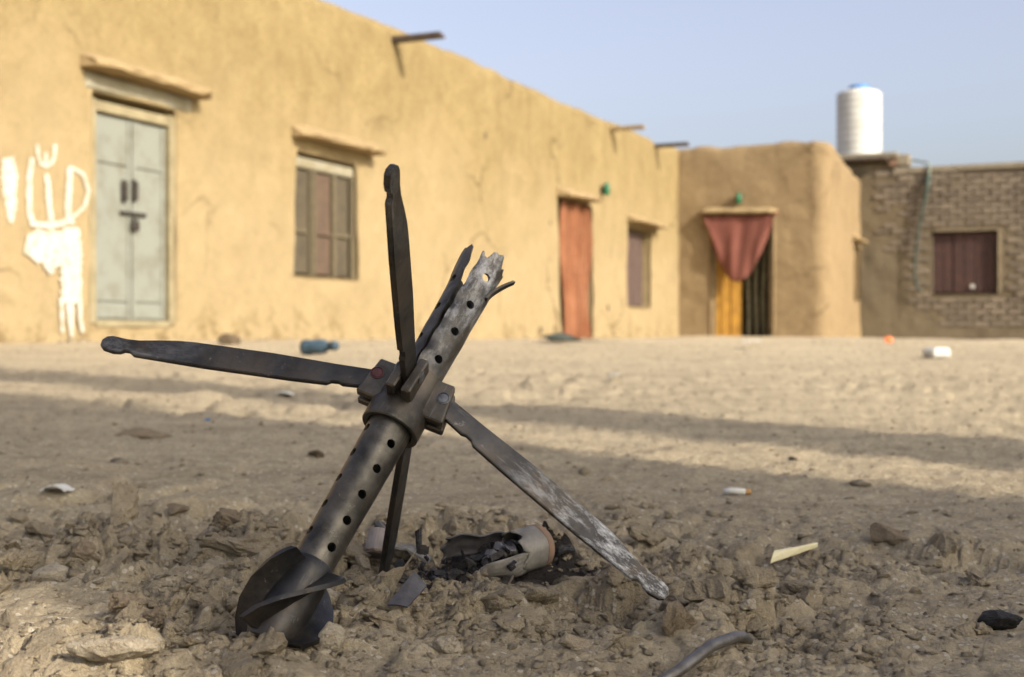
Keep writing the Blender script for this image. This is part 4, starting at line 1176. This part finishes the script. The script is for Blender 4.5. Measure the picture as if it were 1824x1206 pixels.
for k in range(34):
    bm = bmesh.new()
    s = rs.uniform(0.012, 0.125); a = rs.uniform(0, 360); r_ = rs.uniform(0.0, 0.011)
    c_ = cw(a, r_, s); c_.z = max(c_.z, ca.z + 0.004) - 0.004 * (s > 0.05)
    lump_bm(bm, c_, rs.uniform(0.0035, 0.0085), k, 2, (1.0, rs.uniform(0.6, 1.1), rs.uniform(0.5, 1.0)), 0.8)
    bm_obj('charred_lump', bm, M['char'] if k % 5 else M['plate'], can)
for k in range(60):                                    # curled burnt scraps spilling from the mouth
    c_ = can_c + XA * rs.uniform(0.025, 0.14) + YA * rs.gauss(0.0, 0.014)
    c_.z = gz(c_.x, c_.y) + rs.uniform(0.003, 0.022)
    u_ = Vector((rs.gauss(0, 1), rs.gauss(0, 1), rs.gauss(0, 0.5))).normalized(); w_ = u_.cross(Vector((rs.gauss(0, 1), rs.gauss(0, 1), rs.gauss(0, 1)))).normalized(); n_ = u_.cross(w_)
    L_ = rs.uniform(0.006, 0.017); W_ = rs.uniform(0.002, 0.005); cv = rs.uniform(-0.6, 0.6); v, f = [], []
    for i in range(7):
        t = i / 6 - 0.5
        for sg, dn in ((-1, 0.0005), (1, 0.0005), (1, -0.0005), (-1, -0.0005)):
            v.append(c_ + u_ * (L_ * t) + w_ * (sg * W_ * (1 - 0.5 * abs(t) + rs.uniform(-0.2, 0.2))) + n_ * (cv * L_ * 2 * t * t + dn))
    for i in range(6):
        for q in range(4): f.append((i * 4 + q, i * 4 + (q + 1) % 4, (i + 1) * 4 + (q + 1) % 4, (i + 1) * 4 + q))
    f += [(3, 2, 1, 0), (24, 25, 26, 27)]
    obj('charred_scrap', v, f, M['char'] if k % 4 else M['plate'], can)
def along(prof, c, ax, n=24):
    u = ax.orthogonal().normalized(); w = ax.cross(u)
    v, f = lathe(prof, n); return [c + ax * p.z + u * p.x + w * p.y for p in v], f
v, f = along([(0, 0.004), (0.002, 0.0095), (0.006, 0.0095), (0.007, 0.006), (0.013, 0.006), (0.014, 0.0088), (0.017, 0.0088), (0.018, 0.004)], cw(120, 0.002, 0.030), XA)
sp_ = obj('spool', v, f, M['steel_dark'], can, smooth=True)
v, f = tube_pts([cw(120, 0.002, 0.046), cw(110, 0.003, 0.056), cw(110, 0.004, 0.064)], [0.0017, 0.0015, 0.0012], 10)
obj('pin', v, f, M['plate'], sp_, smooth=True)

# ------------------------------------------------------------------ litter and fragments
def slab(name, quad, t, mat, label, cat, bend=0.0, group=None, n=8, noise_=0.0, seed=0):
    """thin sheet over four corner points (in order), thickness t, bowed by bend"""
    a, b, c, d = [Vector(q) for q in quad]; nrm = (b - a).cross(d - a).normalized()
    if nrm.z < 0: nrm = -nrm
    rs = random.Random(seed); v, f = [], []
    g = [[rs.uniform(-1, 1) * noise_ for _ in range(n + 1)] for _ in range(n + 1)]
    for side in (1, -1):
        for i in range(n + 1):
            for j in range(n + 1):
                u, w = i / n, j / n
                p = (a * (1 - u) + b * u) * (1 - w) + (d * (1 - u) + c * u) * w
                v.append(p + nrm * (bend * math.sin(math.pi * u) + g[i][j] + side * t / 2))
    w_ = n + 1; o_ = w_ * w_
    for i in range(n):
        for j in range(n):
            q = i * w_ + j; f.append((q, q + w_, q + w_ + 1, q + 1)); f.append((o_ + q, o_ + q + 1, o_ + q + w_ + 1, o_ + q + w_))
    for k in range(n):
        for q, q2 in ((k, k + 1), ((n) * w_ + k + 1, n * w_ + k)): f.append((q, q2, o_ + q2, o_ + q))
        for q, q2 in (((k + 1) * w_, k * w_), (k * w_ + n, (k + 1) * w_ + n)): f.append((q, q2, o_ + q2, o_ + q))
    me = bpy.data.meshes.new(name); me.from_pydata([tuple(p) for p in v], [], f); me.validate()
    bm = bmesh.new(); bm.from_mesh(me); bpy.data.meshes.remove(me)
    ctr = (a + b + c + d) / 4; zz = min(q.z for q in (a, b, c, d))
    o = bm_obj(name, bm, mat, None, org=(ctr.x, ctr.y, zz), smooth=False)
    tag(o, label, cat, group); return o

yp = ground_at(706, 1080).y - 0.004
slab('sheet_metal_scrap', (unp(690, 1078, yp), unp(726, 1082, yp - 0.004), unp(760, 1044, yp + 0.022), unp(738, 1018, yp + 0.026)), 0.0012, M['plate'],
     'dull grey sheet metal scrap leaning on clods below the rocket fin', 'scrap', 0.001)
slab('charred_strip', (unp(742, 985, 1.12), unp(752, 983, 1.12), unp(751, 938, 1.125), unp(739, 946, 1.12)), 0.002, M['char'], 'curled black burnt strip standing upright beside the canister', 'scrap', 0.004, seed=3, noise_=0.0015)
slab('charred_strip', (unp(640, 982, 1.13), unp(690, 992, 1.11), unp(695, 977, 1.13), unp(648, 970, 1.15)), 0.002, M['brown_clod'], 'brown scorched strip lying behind the rocket tube', 'scrap', 0.003, seed=4, noise_=0.0012)
slab('charred_strip', (unp(698, 976, 1.12), unp(762, 1006, 1.10), unp(768, 996, 1.12), unp(712, 970, 1.14)), 0.002, M['casing'], 'narrow bent metal strip running towards the burnt canister', 'scrap', 0.004, seed=5, noise_=0.001)
slab('charred_strip', (unp(676, 1068, 1.02), unp(688, 1070, 1.02), unp(684, 1028, 1.03), unp(672, 1036, 1.03)), 0.0016, M['char'], 'small black flake standing in the clods below the rocket tube', 'scrap', 0.002, seed=6, noise_=0.001)
slab('charred_strip', (unp(994, 988, 1.14), unp(1024, 984, 1.15), unp(1022, 975, 1.16), unp(996, 976, 1.15)), 0.003, M['char'], 'black burnt scrap just behind the rusty canister end', 'scrap', 0.002, seed=7, noise_=0.001)
# pale stub of casing behind the tube
gp = ground_at(676, 982); ax_ = Vector((0.15, 0.5, 0.85)).normalized()
e = empty('casing_stub', (gp.x, gp.y, gp.z), 'pale pinkish casing stub with blackened top behind the rocket tube', 'casing')
cc = unp(674, 968, gp.y)
v, f = along([(-0.012, 0.004), (-0.012, 0.0105), (0.010, 0.0105), (0.011, 0.009)], cc, ax_); obj('stub_body', v, f, M['pink_casing'], e, smooth=False)
bm = bmesh.new(); lump_bm(bm, cc + ax_ * 0.014, 0.011, 5, 2, (1, 0.9, 0.55), 0.8); bm_obj('burnt_top', bm, M['plate'], e)

# charcoal lump, bent rod, cigarette end, pale strip
def lump(name, px, py, size, flat, mat, label, cat, seed, sub=3, rough=0.25, sink=0.25, group=None, npt=None):
    g = ground_at(px, py); bm = bmesh.new()
    lump_bm(bm, (g.x, g.y, g.z + size * flat[2] * (1 - 2 * sink) * 0.75), size, seed, sub, flat, rough, npt)
    o = bm_obj(name, bm, mat, None, org=(g.x, g.y, g.z)); tag(o, label, cat, group); return o
lump('charcoal_lump', 1781, 1122, 0.0165, (0.95, 0.95, 0.6), M['charcoal'], 'black lump of charcoal alone on the bare dirt', 'charcoal', 11, 3, 0.3, 0.1, None, 30)
a = ground_at(1207, 1215); b = ground_at(1322, 1150)
pts = [a + Vector((-0.02, -0.02, 0.000)), a + Vector((0.0, 0, 0.006)), a.lerp(b, 0.45) + Vector((0.002, 0, 0.012)), a.lerp(b, 0.8) + Vector((0.003, 0, 0.010)), b + Vector((0.0, 0, 0.006)), b + Vector((0.006, 0.004, 0.002))]
v, f = tube_pts(pts, [0.0038, 0.0038, 0.0039, 0.0038, 0.0037, 0.003], 14)
tag(obj('bent_rod', v, f, M['rod'], None, org=b, smooth=True), 'bent worn steel rod half buried at the near edge', 'rod')
g = ground_at(1312, 884)
e = empty('cigarette_end', tuple(g), 'white cigarette end with orange filter on the shaded dirt', 'cigarette')
ca_ = unp(1289, 877, g.y); cb_ = unp(1337, 883, g.y); ca_.z = g.z + 0.006; cb_.z = g.z + 0.005; mid_ = ca_.lerp(cb_, 0.80)
v, f = tube_pts([ca_, ca_.lerp(cb_, 0.3) + UP * 0.001, mid_], [0.0034, 0.0041, 0.0040], 14); obj('paper_roll', v, f, M['paper'], e, smooth=True)
v, f = tube_pts([mid_.lerp(cb_, 0.02), cb_], 0.0039, 14); obj('filter_tip', v, f, M['filter'], e)
g1 = ground_at(1376, 1016); g2 = ground_at(1456, 986)
slab('pale_strip', (g1 + Vector((-0.002, 0, 0.006)), g1 + Vector((0.004, 0.010, 0.016)), g2 + Vector((0, 0.004, 0.008)), g2 + Vector((0, -0.001, 0.006))), 0.0012, M['peel'], 'cream coloured curled strip lying on the dirt crumbs', 'strip', 0.004, seed=8, noise_=0.0004)
def scrap(px, py, w, d, mat, label, cat, seed, h=0.004):
    g = ground_at(px, py); rs = random.Random(seed)
    q = [g + Vector((sx * w + rs.uniform(-.3, .3) * w, sy * d + rs.uniform(-.3, .3) * d, h + rs.uniform(0, 1) * h)) for sx, sy in ((-1, -1), (1, -1), (1, 1), (-1, 1))]
    return slab('paper_scrap', q, 0.001, mat, label, cat, 0.006, seed=seed, noise_=w * 0.06)
scrap(103, 879, 0.015, 0.014, M['paper'], 'crumpled white paper scrap on the shaded dirt near the clods', 'paper', 1, 0.0025)
scrap(1095, 679, 0.018, 0.04, M['paper'], 'bright white paper scrap on the sunlit yard', 'paper', 2, 0.012)
scrap(508, 707, 0.022, 0.03, M['paper'], 'torn pale paper strip in the narrow shadow band', 'paper', 3, 0.004)
scrap(1340, 621, 0.05, 0.1, M['paper'], 'white litter scrap in front of the swagged doorway', 'paper', 4, 0.03)
lump('bottle_cap', 369, 749, 0.006, (1, 1, 0.6), M['blue_lid'], 'tiny bright blue plastic cap on the shaded dirt', 'cap', 2, 2, 0.05)
lump('dung_clump', 562, 812, 0.020, (1.0, 0.8, 0.42), M['dung'], 'dark brown dung clump on the bare shaded dirt', 'dung', 7, 3, 0.7)
lump('dirt_mound', 252, 778, 0.045, (1.0, 0.8, 0.22), M['brown_clod'], 'low crumbly brown dirt mound in the shade', 'mound', 9, 3, 0.7)
lump('dark_stone', 408, 614, 0.095, (1, 0.8, 0.6), M['dung'], 'dark stone on the sunlit ground near the pale door', 'stone', 6, 2)
lump('orange_litter', 1584, 611, 0.045, (1, 0.8, 0.7), M['orange_bit'], 'orange litter bit against the brick wall foot', 'litter', 6, 2, 0.3, 0.1)
g = ground_at(1668, 638); p = Vector((g.x, g.y, g.z))
bm = bmesh.new(); box_bm(bm, p, (1, 0.1, 0), (-0.1, 1, 0), UP, -18 / 2400 * g.y, 18 / 2400 * g.y, -0.06, 0.06, 0.0, 19 / 2400 * g.y, 0.012)
for vv in bm.verts:
    if vv.co.z > g.z + 0.04: vv.co.x = g.x + (vv.co.x - g.x) * 0.8 + 0.01
o = bm_obj('plastic_tub', bm, M['white_plastic'], None, org=p); tag(o, 'white upturned plastic tub on the ground near the brick house', 'tub')
# dented blue can on its side
g = ground_at(572, 632); gy = g.y
e = empty('dented_can', tuple(g), 'dented blue grey can lying on the sunlit ground by the wall', 'can')
rr_ = 13.5 / 2400 * gy; c0 = Vector((g.x - 0.085, gy, g.z + rr_ * 0.95)); axc = Vector((0.88, -0.45, 0.05)).normalized()
v, f = along([(0, rr_ * 0.6), (0.004, rr_), (0.03, rr_), (0.06, rr_ * 0.93), (0.10, rr_), (0.125, rr_ * 0.9), (0.14, rr_ * 0.55), (0.16, rr_ * 0.5)], c0, axc, 20)
obj('can_body', v, f, M['teal'], e, smooth=True)
v, f = along([(0.155, rr_ * 0.6), (0.19, rr_ * 0.62), (0.20, rr_ * 0.4)], c0, axc, 16); obj('can_neck', v, f, M['teal'], e, smooth=True)
# cloth heap by the curtain
g = ground_at(992, 611)
bm = bmesh.new(); lump_bm(bm, (g.x, g.y - 0.1, g.z + 0.04), 0.22, 21, 3, (1.0, 0.5, 0.2), 0.5); o = bm_obj('cloth_heap', bm, M['dark_cloth'], None, org=(g.x, g.y, g.z), smooth=True)
tag(o, 'dark cloth heap lying at the foot of the orange curtain', 'cloth')

# ------------------------------------------------------------------ stones and clods
named = [(207, 1168, .021, (1.45, .75, .40), 'stone', 'long flat pale stone in the sunlit corner'),
         (93, 1032, .0145, (1.2, .9, .6), 'stone', 'angular pale stone at the border of sun and shade'),
         (213, 925, .024, (.72, .7, 1.25), 'clod', 'tall tilted clay slab standing in the shaded rubble'),
         (405, 935, .017, (1.1, .8, .55), 'brown_clod', 'reddish brown clod behind the rotor'),
         (1590, 965, .022, (1.15, .8, .75), 'brown_clod', 'dark brown clod alone on the bare dirt far from the fin'),
         (1210, 1118, .020, (1.1, .8, .6), 'brown_clod', 'brown clod just in front of the buried fin tip'),
         (1262, 1072, .017, (1.1, .9, .7), 'clod', 'tan clod right beside the buried fin tip'),
         (478, 1166, .015, (1.1, .7, .75), 'clod', 'tan clod pressed against the rotor foot'),
         (588, 1152, .012, (1.0, .8, .8), 'stone', 'pale knobby stone under the rotor blade'),
         (285, 1118, .013, (1.1, .9, .8), 'brown_clod', 'blocky tan clod between the long pale stone and the rotor'),
         (225, 1085, .012, (1.0, .9, .85), 'brown_clod', 'pointed brown clod in the shade above the long pale stone'),
         (150, 1000, .016, (1.0, .8, .8), 'brown_clod', 'rounded ochre clod in the shaded rubble'),
         (625, 1000, .022, (1.0, .8, .6), 'clod', 'tan clod lying against the rocket tube'),
         (440, 985, .034, (1.5, .7, .35), 'clod', 'broad flat clay slab overhanging a dark gap behind the tube'),
         (880, 1080, .020, (1.1, .8, .6), 'clod', 'rough tan clod in front of the burnt canister'),
         (1415, 1058, .016, (1.1, .8, .45), 'clod', 'flat grey tan clod below the cream strip'),
         (1345, 1040, .016, (1.0, .8, .7), 'clod', 'tan clod to the side of the cream strip'),
         (800, 1160, .0105, (1.1, .9, .7), 'stone', 'small white pebble at the near edge below the canister'),
         (1150, 965, .021, (1.2, .8, .55), 'clod', 'light tan clod behind the slanting fin'),
         (25, 1010, .017, (1.1, .8, .6), 'clod', 'tan clod at the edge of the sunlit patch'),
         (315, 912, .016, (1.1, .8, .5), 'brown_clod', 'thin dark clay flake on the far rim of the rubble'),
         (590, 1078, .012, (1.0, .8, .8), 'stone', 'off white pebble tucked beside the rotor'),
         (1330, 1085, .009, (1.3, .9, .5), 'stone', 'small flat grey pebble in front of the tan clods'),
         ]
for k, (px, py, sz, fl, mt, lb) in enumerate(named):
    lump('pebble' if sz < 0.0122 else ('stone' if mt == 'stone' else 'clay_clod'), px, py, sz, fl, M[mt], lb, 'stone' if mt == 'stone' else 'clod', 100 + k, 4, 0.22 if mt == 'stone' else 0.85, 0.2, None, 34 if mt == 'stone' else None)

variants = []
for k in range(16):
    bm = bmesh.new(); lump_bm(bm, (0, 0, 0), 1.0, 300 + k, 3, (1.0, rnd.uniform(0.6, 0.95), rnd.uniform(0.3, 0.7)), 0.95)
    bmesh.ops.recalc_face_normals(bm, faces=bm.faces)
    me = bpy.data.meshes.new('clod'); bm.to_mesh(me); bm.free(); me.materials.append(M['clod']); variants.append(me)
var_pale = []
for me in variants[:5]:
    m2 = me.copy(); m2.materials.clear(); m2.materials.append(M['stone']); var_pale.append(m2)

rs = np.random.default_rng(12)
N = 60000
py_ = 0.70 * (2.6 / 0.70) ** rs.random(N)
px_ = (rs.random(N) * 2 - 1) * 0.50 * py_
dens = np.clip(rubble(px_, py_) * 1.0 + 0.05, 0, 1)
keep = rs.random(N) < dens
px_, py_ = px_[keep], py_[keep]; ru = dens[keep]
size = 0.0021 * (1 - rs.random(len(px_))) ** (-0.40)
size = np.minimum(size * (0.75 + 0.5 * ru), 0.017)
def clear(x, y, s):
    return not (abs(x - can_c.x + 0.03) < 0.06 and abs(y - can_c.y + 0.03) < 0.045 and s > 0.006) and not (abs(x - foot.x) < 0.035 and abs(y - foot.y) < 0.03 and s > 0.006)
ok = np.array([clear(a, b, c) for a, b, c in zip(px_, py_, size)])
px_, py_, size = px_[ok], py_[ok], size[ok]
pz_ = full_z(px_, py_)
order = np.argsort(-size / py_)
CLOD_LABEL = 'loose dry tan clay clod among many in the churned dirt around the rocket tail'
NBIG = 270
for q in order[:NBIG]:
    s = float(size[q]); pale = rs.random() < 0.06
    o = bpy.data.objects.new('clay_clod', (var_pale if pale else variants)[int(rs.integers(0, 5 if pale else 16))]); COL.objects.link(o)
    o.location = (float(px_[q]), float(py_[q]), float(pz_[q]) + s * 0.05)
    o.rotation_euler = (rs.uniform(-.5, .5), rs.uniform(-.5, .5), rs.uniform(0, 6.28)); o.scale = (s, s, s)
    tag(o, CLOD_LABEL, 'clod', 'loose clods around the rocket tail')
# crumbs: nobody could count them
def crumbs(name, idx, X, Y, Z, Sz, mat, label, sub=1):
    V, F = [], []; n0 = 0
    g = np.random.default_rng(5); shapes = []
    for k in range(40):
        t = bmesh.new(); fl = (1, g.uniform(.55, .95), g.uniform(.25, .65))
        for _ in range(int(g.integers(8, 12))):
            d = g.normal(size=3); d = d / np.linalg.norm(d) * g.uniform(0.75, 1.15); t.verts.new((d[0] * fl[0], d[1] * fl[1], d[2] * fl[2]))
        bmesh.ops.convex_hull(t, input=t.verts[:])
        bmesh.ops.delete(t, geom=[q for q in t.verts if not q.link_faces], context='VERTS')
        bmesh.ops.triangulate(t, faces=t.faces[:]); t.verts.index_update()
        shapes.append((np.array([v.co[:] for v in t.verts]), np.array([[v.index for v in q.verts] for q in t.faces]))); t.free()
    for q in idx:
        w, bf = shapes[int(g.integers(0, 40))]; a = g.uniform(0, 6.28); b = g.uniform(-.5, .5)
        ca2, sa2 = math.cos(a), math.sin(a); cb2, sb2 = math.cos(b), math.sin(b)
        Rm = np.array([[ca2, -sa2, 0], [sa2, ca2, 0], [0, 0, 1]]) @ np.array([[1, 0, 0], [0, cb2, -sb2], [0, sb2, cb2]])
        V.append(w @ Rm.T * Sz[q] + np.array([X[q], Y[q], Z[q] + Sz[q] * 0.05])); F.append(bf + n0); n0 += len(w)
    V = np.concatenate(V); F = np.concatenate(F)
    me = bpy.data.meshes.new(name); me.vertices.add(len(V)); me.vertices.foreach_set('co', V.ravel().astype(np.float32))
    me.loops.add(F.size); me.loops.foreach_set('vertex_index', F.ravel().astype(np.int32))
    me.polygons.add(len(F)); me.polygons.foreach_set('loop_start', np.arange(0, F.size, 3, dtype=np.int32)); me.polygons.foreach_set('loop_total', np.full(len(F), 3, dtype=np.int32))
    me.update(calc_edges=True)
    o = link(name, me, mat); o['kind'] = 'stuff'; o['label'] = label; o['category'] = 'gravel'
    print(name, len(F)); return o
rest = order[NBIG:NBIG + 7500]
crumbs('clay_crumbs', rest, px_, py_, pz_, size, M['clod'], 'countless small clay crumbs strewn through the churned dirt')
N2 = 6500
yy = 0.75 * (12 / 0.75) ** rs.random(N2); xx = (rs.random(N2) * 2 - 1) * 0.46 * yy
ss_ = np.clip(0.0010 * (1 - rs.random(N2)) ** (-0.5) * np.maximum(1, yy * 0.9), 0.001, 0.006 * np.maximum(1, yy * 0.2))
crumbs('yard_grit', np.arange(N2), xx, yy, full_z(xx, yy), ss_, M['clod'], 'thin scatter of grit over the packed yard', 1)

# broken plaster and dust lying along the foot of the walls
NW = 900
tt = rs.random(NW); wallno = rs.random(NW)
fx = np.where(wallno < 0.72, P0.x + D1.x * (-3 + tt * (t_c + 3)), np.where(wallno < 0.85, C.x + D2.x * tt * tf1, B0.x + D2.x * tt * 4.5))
fy = np.where(wallno < 0.72, P0.y + D1.y * (-3 + tt * (t_c + 3)), np.where(wallno < 0.85, C.y + D2.y * tt * tf1, B0.y + D2.y * tt * 4.5))
of = np.abs(rs.normal(size=NW)) * 0.22 + 0.05
fx = fx + np.where(wallno < 0.72, D2.x, -D1.x) * of; fy = fy + np.where(wallno < 0.72, D2.y, -D1.y) * of
fs = np.minimum(0.012 * (1 - rs.random(NW)) ** (-0.45), 0.07)
crumbs('wall_foot_rubble', np.arange(NW), fx, fy, full_z(fx, fy), fs, M['clod'], 'broken plaster crumbs along the foot of the walls')
